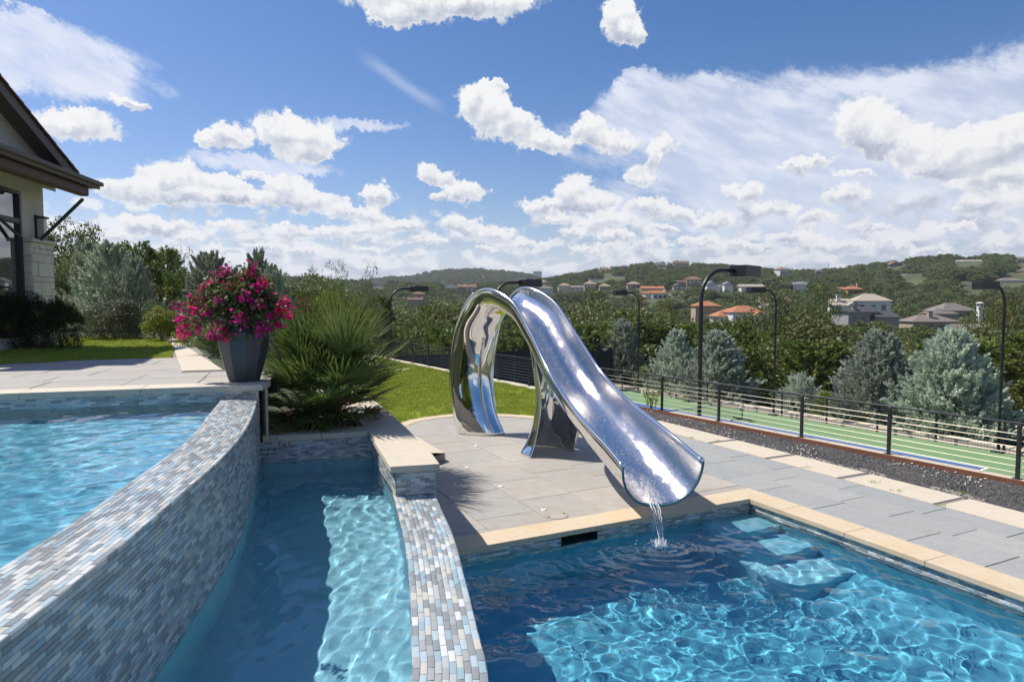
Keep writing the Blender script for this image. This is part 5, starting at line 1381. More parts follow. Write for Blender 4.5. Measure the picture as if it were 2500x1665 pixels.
def trunk_mesh(seed, h=.6, r0=.022):
    r = random.Random(seed); mb = MB(); mb.tube([(0, 0, -.05), (.01, .01, h * .4), (-.01, .0, h)], [r0, r0 * .75, r0 * .4], 7)
    for i in range(6):
        a = i * 1.05 + r.random(); z = h * (.25 + .1 * i); mb.tube([(0, 0, z), (math.cos(a) * .12, math.sin(a) * .12, z + .08), (math.cos(a) * .30, math.sin(a) * .30, z + .20)], [r0 * .5, r0 * .35, r0 * .12], 5)
    return mesh_np('trunk', mb.v, mb.f, M['bark'], True)
OAK = [crown_oak(1, M['oak']), crown_oak(2, M['oak'], clumps=38), crown_oak(3, M['oak2']), crown_oak(4, M['oak2'], clumps=60, n=5200), crown_oak(5, M['oak'], n=3600, flat=1.15)]
CED = [crown_cedar(11, M['cedar']), crown_cedar(12, M['cedar'], 6000), crown_cedar(13, M['cedar'])]
RUST = [crown_oak(21, M['rust_l'], n=3000)]; M['yel_l'] = leaf_mat('yellowing_leaves', (.075, .095, .018), (.145, .165, .034), (.26, .26, .07), .3); YEL = [crown_oak(22, M['yel_l'], n=5500)]
THIN = [crown_oak(31, M['oak2'], n=1500, clumps=30, airy=.5, flat=1.1)]
TR = [trunk_mesh(1), trunk_mesh(2)]
KINDS = {'oak': (OAK, 'oak_tree', 'oak tree'), 'ced': (CED, 'cedar_tree', 'cedar tree'), 'rust': (RUST, 'browning_tree', 'tree'), 'yel': (YEL, 'yellow_green_tree', 'tree'), 'thin': (THIN, 'open_oak_tree', 'tree')}
def tree(kind, x, y, z, h, w, label, group=None, k=None):
    ms, nm, cat = KINDS[kind]; t = empty(nm, (x, y, z), label, cat, group)
    k = random.randrange(len(ms)) if k is None else k % len(ms)
    c = ob('crown', ms[k], t); c.scale = (w, w, h); c.rotation_euler = (0, 0, random.uniform(0, 6.28))
    u = ob('trunk', TR[k % 2], t); u.scale = (w * .9, w * .9, h); return t
# blue cypresses beyond the court and left of it
def cyp(px, top, wpx, Y, zb, seed, mat, label, group, n=26000, pl=520, shape=.92):
    p = at(px, top, Y); h = p.z - zb; w = wpx * Y / FPX; t = empty('cypress_tree', (p.x, Y, zb), label, 'cypress tree', group)
    me = crown_cypress(seed, mat, n, int(pl * 1.0), .54, 'crown', shape); c = ob('crown', me, t); c.scale = (w, w, h)
    u = ob('trunk', TR[seed % 2], t); u.scale = (h * .5, h * .5, h * .9)
G_ = 'blue grey cypresses beyond the court'
cyp(2325, 815, 275, 31.6, ZC - .4, 1, M['bluec'], 'largest blue cypress, beside the right-hand court lamp', G_, 60000, 900)
cyp(2148, 817, 235, 34.3, ZC - .4, 2, M['bluec'], 'broad blue cypress just left of the largest one', G_, 50000, 800)
cyp(1955, 917, 115, 37.0, ZC - .4, 3, M['bluec'], 'smallest blue cypress, right behind the court net', G_, 20000, 330, .5)
cyp(1752, 815, 205, 42.5, ZC - .4, 4, M['bluec'], 'blue cypress just right of the nearest lamp post', G_, 38000, 620)
cyp(1650, 812, 150, 45.5, ZC - .4, 5, M['bluec'], 'blue cypress just left of the nearest lamp post', G_, 30000, 520)
cyp(1520, 786, 135, 52.0, ZC - .4, 6, M['bluec'], 'blue cypress standing behind the black windscreen', G_, 24000, 420)
G2 = 'grey green cypresses behind the upper lawn'
for i, (px, top, w, Y, zb, lab) in enumerate(((262, 604, 190, 27.5, 1.5, 'wide grey cypress nearest the house'), (212, 598, 110, 29.5, 1.6, 'slender grey cypress peak beside the house pier'), (330, 640, 120, 27.0, 1.4, 'low grey cypress shoulder right of the wide one'),
        (515, 630, 190, 28.0, .9, 'grey cypress rising behind the magenta flowers'), (628, 622, 120, 29.0, .8, 'pointed grey cypress right of the magenta flowers'), (668, 660, 120, 28.0, .6, 'low grey cypress behind the palm tips'))):
    cyp(px, top, w, Y, zb, 20 + i, M['bluec2'], lab, G2, 26000, 300, .62)
# shrubs
def shrub_mesh(seed, mat, n, leaf, lumps=34, up=.3, tri=True):
    r = np.random.default_rng(seed); th = r.uniform(0, 6.28, lumps); el = np.arcsin(r.uniform(-.45, .98, lumps)); rr_ = r.uniform(.24, .40, lumps); C_ = np.stack([np.cos(th) * np.cos(el) * rr_, np.sin(th) * np.cos(el) * rr_, np.sin(el) * .46 * r.uniform(.8, 1.15, lumps) + .32], 1)
    i = r.integers(0, lumps, n); d = r.normal(0, 1, (n, 3)); d /= np.linalg.norm(d, axis=1)[:, None]; d[:, 2] = np.where(C_[i][:, 2] > .3, np.abs(d[:, 2]), d[:, 2])
    P = C_[i] + d * (.17 * r.uniform(.6, 1.25, n))[:, None]; P[:, 2] = np.maximum(P[:, 2], .01)
    V, F = tri_cloud(P, d + np.array([0, 0, up]), leaf * 2, leaf * .45) if tri else quad_cloud(P, leaf, leaf * .6, d, .4); return mesh_np('foliage', V, F, mat)
def shrub(px, base, wpx, top, Y, mat, seed, label, n=9000, leaf=.022, tri=True, zb=None, name='shrub', group='shrubs around the upper lawn'):
    p = at(px, base, Y); q = at(px, top, Y); zb = p.z if zb is None else zb; t = empty(name, (p.x, Y, zb), label, 'shrub', group)
    o = ob('foliage', shrub_mesh(seed, mat, n, leaf, tri=tri), t); w = wpx * Y / FPX; o.scale = (w, w, q.z - zb)
    u = MB()
    for k in range(5): a = k * 1.26; u.tube([(0, 0, -.03), (math.cos(a) * .12 * w, math.sin(a) * .12 * w, .5 * (q.z - zb))], [.02, .008], 5)
    u.build('stems', M['bark'], t)
shrub(45, 845, 150, 700, 17.17, M['shrub'], 41, 'dark green shrub at the left edge under the window', 16000, .018, zb=ZT)
shrub(150, 840, 100, 712, 16.99, M['shrub'], 42, 'dark upright shrub in front of the stone pier', 14000, .018, zb=ZT)
shrub(-70, 850, 160, 705, 16.26, M['shrub'], 46, 'dark green shrub partly outside the left edge', 9000, .018, zb=ZT)
shrub(280, 817, 140, 716, 21.69, M['sage'], 43, 'rounded grey green shrub on the mulch bed', 16000, .016, False, zb=ZT)
shrub(395, 822, 100, 745, 20.78, M['lime_l'], 44, 'yellow green shrub beside the pale edging strip', 9000, .022, False, zb=ZT)
shrub(376, 800, 75, 722, 22.59, M['sage'], 45, 'thin grey twiggy shrub between the round and yellow shrubs', 3500, .018, False, zb=ZT)
shrub(462, 850, 80, 780, 18.52, M['lime_l'], 48, 'low yellow green shrub behind the small palm', 5000, .02, False, zb=ZT - .3)
shrub(745, 860, 100, 712, 30.0, M['rust_l'], 49, 'brown seed-headed shrub behind the large palm', 5000, .022, False, zb=-.4, group='shrubs behind the palm')
shrub(800, 870, 120, 700, 33.0, M['lime_l'], 50, 'tall feathery yellow green shrub behind the large palm', 9000, .024, zb=-.6, group='shrubs behind the palm')
shrub(860, 880, 120, 745, 32.0, M['lime_l'], 51, 'lower feathery yellow green shrub right of the tall one', 8000, .024, zb=-.6, group='shrubs behind the palm')
shrub(1062, 905, 40, 822, 41.0, M['lime_l'], 52, 'small yellow green shrub seen above the railing left of the slide', 3000, .03, zb=-2.0, group='shrubs beyond the railing')
shrub(1850, 1008, 45, 905, 42.0, M['lime_l'], 53, 'yellow green shrub between the lamp and the cypresses', 3500, .03, zb=ZC - .3, group='shrubs beyond the railing')
shrub(2010, 1030, 60, 952, 35.5, M['lime_l'], 54, 'low yellow green shrub right of the smallest cypress', 3500, .03, zb=ZC - .3, group='shrubs beyond the railing')
shrub(1590, 960, 90, 890, 47, M['oak2'], 55, 'olive shrub at the foot of the far court lamp', 4000, .03, False, zb=ZC - .3, group='shrubs beyond the railing')
shrub(2225, 1075, 50, 1010, 33.5, M['cedar'], 56, 'green shrub between the two broad cypresses', 5000, .03, zb=ZC - .3, group='shrubs beyond the railing')
# mulch slope behind the shrubs
mp = [gp(190, 812, ZT), gp(420, 814, ZT), gp(455, 806, ZT), (-17, 33), (-25, 33)]
obj('mulch_bed', [(x, y, ZT + .02 + (max(0, y - 25) * .06)) for x, y in mp], [tuple(range(5))], M['mulch'], None, kind='structure')
# young shrub by the railing, with a white disc light behind it
x, y = gp(1590, 1004, .06); ys = empty('young_shrub', (x, y, .05), 'young green shrub with hanging leaves beside the railing post', 'shrub')
mb = MB()
for k in range(5): a = k * 1.3; mb.tube([(0, 0, 0), (math.cos(a) * .05, math.sin(a) * .05, .3), (math.cos(a) * .16, math.sin(a) * .13, .56)], [.008, .006, .003], 5)
mb.build('stems', M['bark'], ys)
LP = []; LD_ = []
for k in range(210): a = random.uniform(0, 6.28); h = random.random() ** .7; r = .10 + .16 * h * random.random() ** .4; LP.append((math.cos(a) * r, math.sin(a) * r, .12 + .48 * h)); LD_.append((math.cos(a) * .4, math.sin(a) * .4, -.9))
V, F = quad_cloud(np.array(LP), .045, .020, np.array(LD_) * np.array([1, 1, 0]) + .01, .5); obj('leaves', V, F, M['lime_l'], ys, kind='stuff')
p = at(1581, 958, 19.6); dl = empty('disc_light', (p.x, 19.6, .0), 'white disc shaped garden light on a thin stake above the young shrub', 'garden light')
MB().tube([(0, 0, 0), (0, 0, p.z)], .012, 6).build('stake', M['black'], dl); MB().lathe([(.03, p.z - .05), (.19, p.z - .02), (.20, p.z + .02), (.12, p.z + .05), (.02, p.z + .06)], 20).build('disc', M['white'], dl, True)
# small weeds between slabs
mb = []
for (px, py) in ((1688, 1070), (1752, 1078), (1970, 1142), (2135, 1178), (2190, 1200), (2300, 1236), (2180, 1135), (2350, 1205)):
    x, y = gp(px, py); P = np.array([[x, y, .01]]) + rng.normal(0, 1, (26, 3)) * np.array([.06, .03, .003]); V, F = tri_cloud(P, np.array([[0, 0, 1.]]), .035, .005, 1.6); mb.append((V, F))
V = np.concatenate([a for a, _ in mb]); n0 = 0; FF = []
for a, f in mb: FF.append(f + n0); n0 += len(a)
o = obj('weeds', V, np.concatenate(FF), M['blade'], None, kind='stuff'); o['label'] = 'small weeds in the joints of the limestone path'

# ------------------------------------------------------------------ the house at the left edge
def house_left():
    t = empty('house', (-14.6 * QS, 20.5 * QS, 3 + (1.67 - 3) * QS), 'cream stucco house with clay tile roof and stone pier at the left edge', 'house')
    t.scale = (QS, QS, QS); ZT = 1.67
    Mi = Matrix.Translation((14.6, -20.5, -ZT)); d = Vector((-.152, .988, 0)).normalized() * -1     # along the facade towards the camera
    nrm = Vector((.988, .152, 0)).normalized(); O = Vector((0, 0, 0)); base = 0.0
    ang = math.atan2(d.y, d.x)
    def bx(name, s0, s1, n0, n1, z0, z1, mat, par=None, bv=0):
        """box: s along the facade from the far corner, n outwards, z above the lawn"""
        q = [O + d * s0 + nrm * n0, O + d * s1 + nrm * n0, O + d * s1 + nrm * n1, O + d * s0 + nrm * n1]
        o = MB().prism([(p.x, p.y) for p in q], z0, z1).build(name, mat, par or t)
        if bv: bevel(o, bv)
        return o
    # window bays: wall pieces round the glass
    bx('wall', 0, 1.22, -.4, 0, -.4, 5.2, M['stucco']); bx('wall', 1.22, 5.6, -.4, 0, 4.6, 5.2, M['stucco']); bx('wall', 1.22, 5.6, -.4, 0, -.4, .35, M['stucco'])
    bx('wall', 1.23, 5.6, -.5, -.41, .35, 4.6, M['black'])
    for k, (a, b_) in enumerate(((1.23, 2.9), (2.9, 4.4), (4.4, 5.5))):
        f = bx('window', a, a + .09, -.12, .03, .35, 4.6, M['black']); bx('frame_bar', a + .09, b_, -.12, .03, 4.50, 4.6, M['black'], f); bx('frame_bar', a + .09, b_, -.12, .02, 3.66, 3.80, M['black'], f); bx('frame_bar', a + .09, b_, -.12, .02, .35, .47, M['black'], f)
        bx('pane', a + .09, b_, -.09, -.06, .47, 3.66, M['glass'], f); bx('pane', a + .09, b_, -.09, -.06, 3.80, 4.50, M['glass'], f)
    bx('lintel', .75, 5.6, 0, .03, 4.66, 4.92, M['stucco'])
    # stone pier: individual stones on two faces
    pierz = at(84, 588, 20.2).z - ZT
    bx('pier_core', -.03, 1.16, -.1, .20, -.4, pierz - .1, M['grout'])
    r = random.Random(3)
    def stones_face(s_or_n):
        z = -.2
        while z < pierz - .12:
            h = r.choice((.16, .26, .42, .5)); h = min(h, pierz - .11 - z)
            if h < .06: break
            x = 0.0; Wd = .32 if s_or_n == 'n' else 1.19
            while x < Wd - .02:
                w = min(r.choice((.16, .24, .38, .50)), Wd - x)
                if Wd - x - w < .1: w = Wd - x
                hh = h if (w > .3 or h < .3) else h / 2
                for zz in ([z] if hh == h else [z, z + hh]):
                    pr_ = r.uniform(.015, .04)
                    if s_or_n == 'n': o = bx('stone', 1.16, 1.16 + pr_, -.1 + x + .006, -.1 + x + w - .006, zz + .006, zz + hh - .006, M['cut'])
                    else: o = bx('stone', -.03 + x + .006, -.03 + x + w - .006, .20, .20 + pr_, zz + .006, zz + hh - .006, M['cut'])
                    bevel(o, .012)
                x += w
            z += h
    stones_face('n'); stones_face('s')
    bx('pier_cap', -.08, 1.24, -.12, .30, pierz - .10, pierz, M['cut'], None, .015)
    # lantern
    ls = 1.02; lz = at(100, 582, 19.6).z - ZT
    ln_ = bx('wall_lantern', .34, .54, .0, .06, lz, lz + .74, M['black']); bx('lantern_cap', .30, .58, .06, .30, lz + .64, lz + .70, M['black'], ln_); bx('lantern_base', .34, .54, .06, .26, lz + .03, lz + .06, M['black'], ln_); bx('lantern_glass', .35, .53, .07, .25, lz + .06, lz + .64, M['lampglass'], ln_)
    # eave: beam, fascia, gutter, thin roof
    ez = at(263, 447, 21.2).z - ZT; eo = 1.42
    bx('eave_beam', -.12, 6.2, eo - .42, eo - .14, ez - .50, ez - .20, M['wood'], None, .04)
    bx('soffit', -.55, 6.3, .02, eo - .02, ez - .19, ez - .16, M['fascia'])
    bx('fascia', -.46, 6.4, eo - .02, eo + .03, ez - .22, ez - .06, M['fascia']); bx('gutter', -.50, 6.4, eo + .03, eo + .13, ez - .12, ez, M['fascia'], None, .01)
    # pent roof above the soffit
    q = []
    V = []
    for s_ in (-.46, 6.4):
        for n_, z in ((eo + .10, ez + .01), (.0, ez + .38), (.0, ez - .14), (eo, ez - .14)): p = O + d * s_ + nrm * n_; V.append((p.x, p.y, z))
    obj('pent_roof', V, [(0, 1, 2, 3), (7, 6, 5, 4), (0, 4, 5, 1), (1, 5, 6, 2), (2, 6, 7, 3), (3, 7, 4, 0)], M['fascia'], t)
    # brace rod from beam to pier
    a = Mi @ at(99, 586, 19.6); b_ = Mi @ at(203, 486, 20.2)
    MB().tube([a, b_], .05, 8).build('brace_rod', M['black'], t)
    a = Mi @ at(0, 535, 18.2); b_ = Mi @ at(54, 583, 18.8); MB().tube([a, b_], .045, 8).build('brace_rod', M['black'], t)
    # gable wall facing the camera, above the eave, and its tiled roof
    def loc(px, py, n_):
        lo, hi = -6.0, 14.0
        for _ in range(50):
            m_ = (lo + hi) / 2; p = Vector((-14.6, 20.5, 0)) + d * m_ + nrm * n_
            if p.x / p.y > (px - 1250) / FPX / _c * 1.0: lo = m_
            else: hi = m_
        q_ = at(px, py, p.y); return Mi @ Vector((p.x, p.y, q_.z))
    w0, w1 = loc(104, 392, 0), loc(0, 232, 0); w2 = w0 + (w1 - w0) * 1.3
    e0, e1 = loc(200, 424, .62), loc(0, 160, .62); e1 = e0 + (e1 - e0) * 1.22
    sl = (e1 - e0); L_ = sl.length; sl.normalize(); bk = -nrm; up = sl.cross(bk).normalized()
    if up.z < 0: up = -up
    Dp = 8.0; g0, g1 = e0 - nrm * .58 - up * .13, e1 - nrm * .58 - up * .13
    obj('gable_wall', [(g0.x, g0.y, 4.9), (g1.x, g1.y, 4.9), tuple(g1), tuple(g0)], [(0, 1, 2, 3)], M['stucco'], t)
    def plate(name, q, dn, mat):
        mb = MB(); mb.add([tuple(p) for p in q] + [tuple(p - dn) for p in q], [(0, 1, 2, 3), (7, 6, 5, 4), (0, 4, 5, 1), (1, 5, 6, 2), (2, 6, 7, 3), (3, 7, 4, 0)]); return mb.build(name, mat, t)
    plate('roof_deck', [e0, e1, e1 + bk * Dp, e0 + bk * Dp], up * .12, M['fascia'])
    plate('rake_fascia', [e0 - bk * .03 - up * .02, e1 - bk * .03 - up * .02, e1 - bk * .03 - up * .30, e0 - bk * .03 - up * .30], -bk * .05, M['fascia'])
    # barrel tiles along the rake and the courses behind it
    prof = [(math.cos(q) * .12, math.sin(q) * .12) for q in np.linspace(0, math.pi, 7)]
    V = []; F = []
    for j, l in enumerate((0, .40)):
        for (a_, h_) in prof: p = bk * a_ + up * (h_ + .02 - .02 * j) + sl * l; V.append(tuple(p * 1.0))
    for i in range(6): F.append((i, i + 1, i + 8, i + 7))
    F.append(tuple(range(7)))
    me = mesh_np('roof_tile', V, F, M['clay'], False); me2 = me
    for c_ in range(2):
        for k in range(int(L_ / .36)):
            if c_ * int(L_ / .36) + k >= 300: break
            o = bpy.data.objects.new('roof_tile', me); link(o, t); o.location = e0 + sl * (k * .36 - .04) + bk * (.02 + c_ * .245) + up * r.uniform(0, .015)
house_left()

# ------------------------------------------------------------------ houses on the hillside
WALLC = {'white': plain('white_house_wall', (.62, .61, .58), .9, var=.05), 'cream': plain('cream_house_wall', (.50, .45, .35), .9, var=.05), 'tan': plain('tan_house_wall', (.34, .27, .19), .9, var=.08), 'yellow': plain('ochre_house_wall', (.40, .28, .10), .9), 'grey': plain('grey_house_wall', (.28, .27, .26), .9)}
def roofm(name, c): return plain(name, c, .9, var=.18, scale=.8)
ROOFC = {'orange': roofm('orange_tile_roof', (.36, .14, .065)), 'tan': roofm('tan_roof', (.30, .225, .16)), 'taupe': roofm('taupe_roof', (.175, .15, .13)), 'grey': roofm('grey_roof', (.16, .16, .17)), 'dark': roofm('dark_metal_roof', (.06, .063, .07)), 'brown': roofm('brown_roof', (.20, .11, .075)), 'white': roofm('white_roof', (.6, .6, .58)), 'sand': roofm('sand_roof', (.36, .31, .25))}
HOUSES = []
def far_house(px, py, Y, w, d, h, rh, wall, roof, label, yaw=0, kind='hip', chim=None, nwin=4, wing=None, cat='house'):
    """px, py: middle of the wall foot"""
    w *= .84; d *= .84; h *= .9; rh *= .85; wing = wing and [(a * .84, b * .84, c_ * .84, d_ * .84, e_ * .9, f_ * .85, g_) for a, b, c_, d_, e_, f_, g_ in wing]; chim = chim and [(a * .84, b * .84, c_) for a, b, c_ in chim]
    p = at(px, py, Y); t = empty('hillside_house', (p.x, p.y, p.z - .5), label, cat, 'houses on the hillside', rz=R(yaw)); h += .5
    mb = MB().box((0, 0, h / 2 - 2), (w, d, h + 4)); mb.build('wall', WALLC[wall], t)
    def roof_(cx, cy, w, d, z, rh, kind):
        o = .6; a, b_ = w / 2 + o, d / 2 + o
        if kind == 'flat': return MB().box((cx, cy, z + .2), (w + .8, d + .8, .4)).build('roof', ROOFC[roof], t)
        if kind == 'hip': rx = max(0, a - b_); V = [(-a, -b_, 0), (a, -b_, 0), (a, b_, 0), (-a, b_, 0), (-rx, 0, rh), (rx, 0, rh)]; F = [(0, 1, 5, 4), (1, 2, 5), (2, 3, 4, 5), (3, 0, 4), (3, 2, 1, 0)]
        elif kind == 'gable': V = [(-a, -b_, 0), (a, -b_, 0), (a, b_, 0), (-a, b_, 0), (-a, 0, rh), (a, 0, rh)]; F = [(0, 1, 5, 4), (2, 3, 4, 5), (3, 2, 1, 0), (0, 4, 3), (1, 2, 5)]
        else: V = [(-a, -b_, 0), (a, -b_, 0), (a, b_, 0), (-a, b_, 0), (0, -b_, rh), (0, b_, rh)]; F = [(0, 4, 5, 3), (1, 2, 5, 4), (3, 2, 1, 0)]
        V = [(x + cx, y + cy, q + z) for x, y, q in V]
        r_ = obj('roof', V, F, ROOFC[roof], t)
        if kind == 'front': obj('gable', [(cx - w / 2, cy - d / 2, z), (cx + w / 2, cy - d / 2, z), (cx, cy - d / 2, z + rh * .9)], [(0, 1, 2)], WALLC[wall], t)
        return r_
    rr = roof_(0, 0, w, d, h, rh, kind)
    if wing:
        for (cx, cy, ww, wd, wh, wr, wk) in wing:
            MB().box((cx, cy, wh / 2 - 2), (ww, wd, wh + 4)).build('wing', WALLC[wall], t); roof_(cx, cy, ww, wd, wh, wr, wk)
    for i in range(nwin):
        x = -w / 2 + w * (i + .7) / (nwin + .4); ww = min(1.6, w / nwin * .45)
        f = MB().box((x, -d / 2 - .03, h * .55), (ww, .06, h * .38)).build('window', M['glass'], t); MB().box((x, -d / 2 - .05, h * .35), (ww + .2, .08, .12)).build('sill', WALLC[wall], f)
    if chim:
        for (cx, cy, ch) in chim: c = MB().box((cx, cy, h + ch / 2), (1.3, 1.0, ch + rh * .8)).build('chimney', WALLC[wall], rr); MB().box((cx, cy, h + ch + rh * .4 + .15), (1.7, 1.4, .25)).build('chimney_cap', ROOFC[roof], c)
    HOUSES.append((px, py, Y, (w * .5 + 1) * FPX / Y, h * FPX / Y))
fh = far_house
fh(1812, 795, 225, 15, 11, 5.2, 2.6, 'white', 'orange', 'orange tiled white house with sloping white chimney in the valley', 12, 'hip', [(6.0, -4, 3.4)], 4, [(-8, 3, 7, 8, 4.2, 2.2, 'hip'), (10, 3, 9, 7, 4, 1.8, 'hip'), (2.5, -6, 3.5, 3, 4.6, 1.4, 'front')])
fh(2120, 768, 250, 15, 11, 5.8, 3.2, 'white', 'sand', 'large sand roofed white house with arched gable in the valley', -10, 'hip', [(-13, 0, 1.2)], 3, [(-9, 2, 13, 9, 4.5, 3.0, 'gable'), (-8, -4, 4, 3, 4.4, 1.8, 'front')])
fh(2085, 792, 205, 13, 9, 4.4, 2.4, 'grey', 'dark', 'dark metal roofed house with two white chimneys in the valley', 14, 'gable', [(2.5, 0, 1.0), (-3, -3, .8)], 3, [(9, -3, 9, 8, 3.2, 1.9, 'gable')])
fh(2318, 778, 262, 17, 12, 3.6, 3.6, 'tan', 'taupe', 'broad taupe hip roofed house in the valley', 6, 'hip', None, 3, [(-9, -4, 12, 9, 2.8, 2.6, 'hip')])
fh(2262, 802, 212, 17, 11, 2.6, 2.6, 'tan', 'taupe', 'taupe roofed house with tall pale chimney in front of the broad one', 0, 'hip', [(-.5, -2.5, 2.2)], 4)
fh(2380, 822, 190, 15, 8, 2.6, 1.6, 'tan', 'taupe', 'low taupe roof among trees, nearest valley house on the right', -6, 'gable', None, 3)
fh(2080, 718, 400, 12, 9, 3.2, 2.4, 'yellow', 'orange', 'orange roofed house with ochre chimney', 4, 'hip', [(4, 0, 3)], 3, [(-6, 5, 10, 7, 4, 1.3, 'gable')])
fh(2228, 690, 470, 17, 10, 5.4, 1.5, 'grey', 'grey', 'grey modern house with columned front on the hillside', -8, 'gable', [(-4, 0, .9), (4, 0, .9)], 5)
fh(1592, 716, 440, 17, 8, 3.4, 2.0, 'tan', 'orange', 'long orange roofed house behind the white one', -4, 'gable', [(3, 0, 1)], 5)
fh(1605, 731, 400, 13, 8, 4.0, 2.2, 'white', 'orange', 'white gabled house with orange roof and chimney left of the nearest lamp', 18, 'gable', [(5, -2, 2)], 3, [(-7, 2, 7, 6, 4.5, 1.8, 'gable')])
fh(1457, 690, 560, 15, 8, 3.2, .4, 'white', 'grey', 'flat roofed white box house on the hillside', 0, 'flat', None, 3)
fh(1508, 684, 560, 10, 8, 4.0, .4, 'white', 'grey', 'smaller flat roofed white box house with a terrace wall', 0, 'flat', None, 2, [(3, -5, 16, 3, 1.6, .2, 'flat')])
fh(1478, 670, 720, 14, 10, 5.5, 2.6, 'yellow', 'brown', 'brown roofed ochre mansion on the ridge left of centre', 0, 'hip', [(-2, 0, 2.2), (2, 0, 1.5)], 3, [(9, 2, 5, 5, 7.5, 1.5, 'hip'), (-8, 0, 7, 6, 3.5, 1.6, 'hip')])
fh(1523, 660, 745, 10, 7, 4.4, 2.0, 'tan', 'brown', 'small brown roofed pavilion on the ridge beside the mansion', 0, 'hip', None, 2)
fh(1612, 658, 745, 12, 8, 5.4, 4.0, 'grey', 'grey', 'grey steep roofed house on the ridge behind the hill trees', 10, 'gable', [(3, 0, 3)], 3)
fh(1662, 653, 745, 20, 8, 5.2, 3.2, 'tan', 'brown', 'long brown house on the ridge beside the grey one', 0, 'gable', [(-5, 0, 2)], 4)
fh(1692, 695, 480, 13, 9, 4.0, 2.8, 'tan', 'brown', 'brown hip roofed house with pale columns behind the nearest lamp', 0, 'hip', None, 3, [(-10, 2, 9, 7, 2.8, 1.2, 'gable')])
fh(1732, 708, 430, 9, 8, 3.8, 2.8, 'white', 'grey', 'white gabled house right of the nearest lamp post', 14, 'front', None, 2, [(6, 3, 7, 7, 3, 1.8, 'gable')])
fh(1775, 706, 430, 7, 7, 3.2, 2.4, 'white', 'grey', 'small white gable front house on the hillside', 4, 'front', None, 1)
fh(1832, 709, 430, 18, 8, 2.6, 2.0, 'white', 'sand', 'long low sand roofed house on the hillside', 4, 'gable', None, 4)
fh(1656, 708, 450, 9, 7, 3.0, 2.0, 'grey', 'taupe', 'small grey gabled house left of the nearest lamp post', 0, 'front', None, 2)
fh(1440, 703, 480, 10, 8, 3.0, 2.8, 'tan', 'tan', 'tan hip roofed house above the slide', 0, 'hip', None, 3)
fh(1476, 708, 470, 9, 7, 2.8, 2.4, 'tan', 'tan', 'small tan hip roofed house beside the other tan roof', 0, 'hip', None, 2)
fh(1546, 704, 480, 11, 8, 3.2, 2.6, 'tan', 'tan', 'tan pyramid roofed house left of the orange roofs', 0, 'hip', None, 3)
fh(1318, 701, 470, 12, 9, 3.8, 2.4, 'tan', 'tan', 'tan roofed house with a chimney seen over the slide crest', 0, 'hip', [(4, 0, 1.8)], 3)
fh(1332, 713, 430, 11, 8, 2.6, 2.2, 'white', 'taupe', 'taupe roofed house just over the slide crest', 0, 'hip', [(1, 0, 1.2)], 2)
fh(1378, 706, 450, 10, 8, 2.6, 2.0, 'cream', 'tan', 'cream house with a low tan roof right of the slide crest', 0, 'hip', None, 3)
fh(1410, 712, 440, 9, 7, 3.0, 1.6, 'cream', 'taupe', 'half hidden cream house right of the slide crest', -10, 'gable', None, 2)
fh(1140, 713, 450, 14, 9, 3.6, 2.6, 'tan', 'brown', 'tan house with red brown roof left of the slide', 5, 'gable', [(-5, 0, 1.4), (1, 0, 1.6)], 3, [(-5, -4, 5, 4, 3, 1.6, 'front')])
fh(1022, 738, 330, 8, 7, 4.6, 1.4, 'tan', 'brown', 'tan house with brown roof beside the left court lamp head', 8, 'hip', None, 2, [(-2, -5, 8, 4, 2.0, 1.0, 'gable')])
fh(1951, 706, 420, 9, 8, 3.2, 2.4, 'white', 'grey', 'grey roofed white house with a white chimney among trees', -14, 'gable', [(3, 0, 1.6)], 1)
fh(1906, 677, 560, 10, 9, 7.0, 2.6, 'white', 'brown', 'tall white house with a brown pyramid roof near the ridge', 20, 'hip', None, 3)
fh(1996, 670, 640, 8, 7, 3.4, 1.8, 'grey', 'taupe', 'tiny taupe roofed house on the skyline', 0, 'hip', None, 2)
fh(2180, 658, 620, 15, 10, 4.8, 3.6, 'tan', 'brown', 'brown gabled house on the right-hand ridge', 6, 'front', [(2, 0, 2)], 4, [(15, 0, 15, 8, 4.6, 2.0, 'gable')])
fh(2360, 649, 600, 30, 10, 3.6, 2.6, 'tan', 'sand', 'long sand roofed house on the right-hand ridge', 0, 'gable', [(8, 0, 1.4)], 5)
fh(2492, 645, 600, 16, 10, 5.0, 2.6, 'cream', 'taupe', 'cream house with taupe roof on the ridge at the right edge', 0, 'hip', None, 3)
fh(2502, 690, 420, 16, 9, 3.8, 3.2, 'grey', 'brown', 'house with salmon brown tiled roof at the right edge', 6, 'gable', None, 3, [(2, 3, 9, 7, 6, 2, 'gable')])
fh(2462, 703, 385, 16, 9, 4.6, 2.0, 'white', 'taupe', 'white house with taupe roof behind the right lamp head', -6, 'hip', None, 5)
fh(2372, 712, 370, 10, 8, 2.4, 2.4, 'cream', 'dark', 'blue grey metal roofed house left of the right lamp head', 16, 'gable', [(3, 0, 1.4)], 1)
fh(1893, 752, 290, 11, 8, 3.6, 2.4, 'tan', 'brown', 'brown gabled house behind the far side court lamp', 4, 'gable', None, 2)
fh(1722, 762, 250, 11, 8, 2.6, 2.2, 'tan', 'orange', 'half hidden orange roof between lamp post and trees', 0, 'hip', None, 2)
fh(1100, 703, 900, 20, 10, 3.2, .4, 'white', 'white', 'pale flat roofed block far off left of the slide', 0, 'flat', None, 3, cat='building')
fh(925, 705, 900, 18, 10, 3.6, .4, 'white', 'white', 'pale flat roofed block far off beside the left lamp', 0, 'flat', None, 3, cat='building')
fh(1312, 668, 1400, 22, 10, 4.5, .4, 'white', 'white', 'tiny white building on the distant ridge', 0, 'flat', None, 2, cat='building')
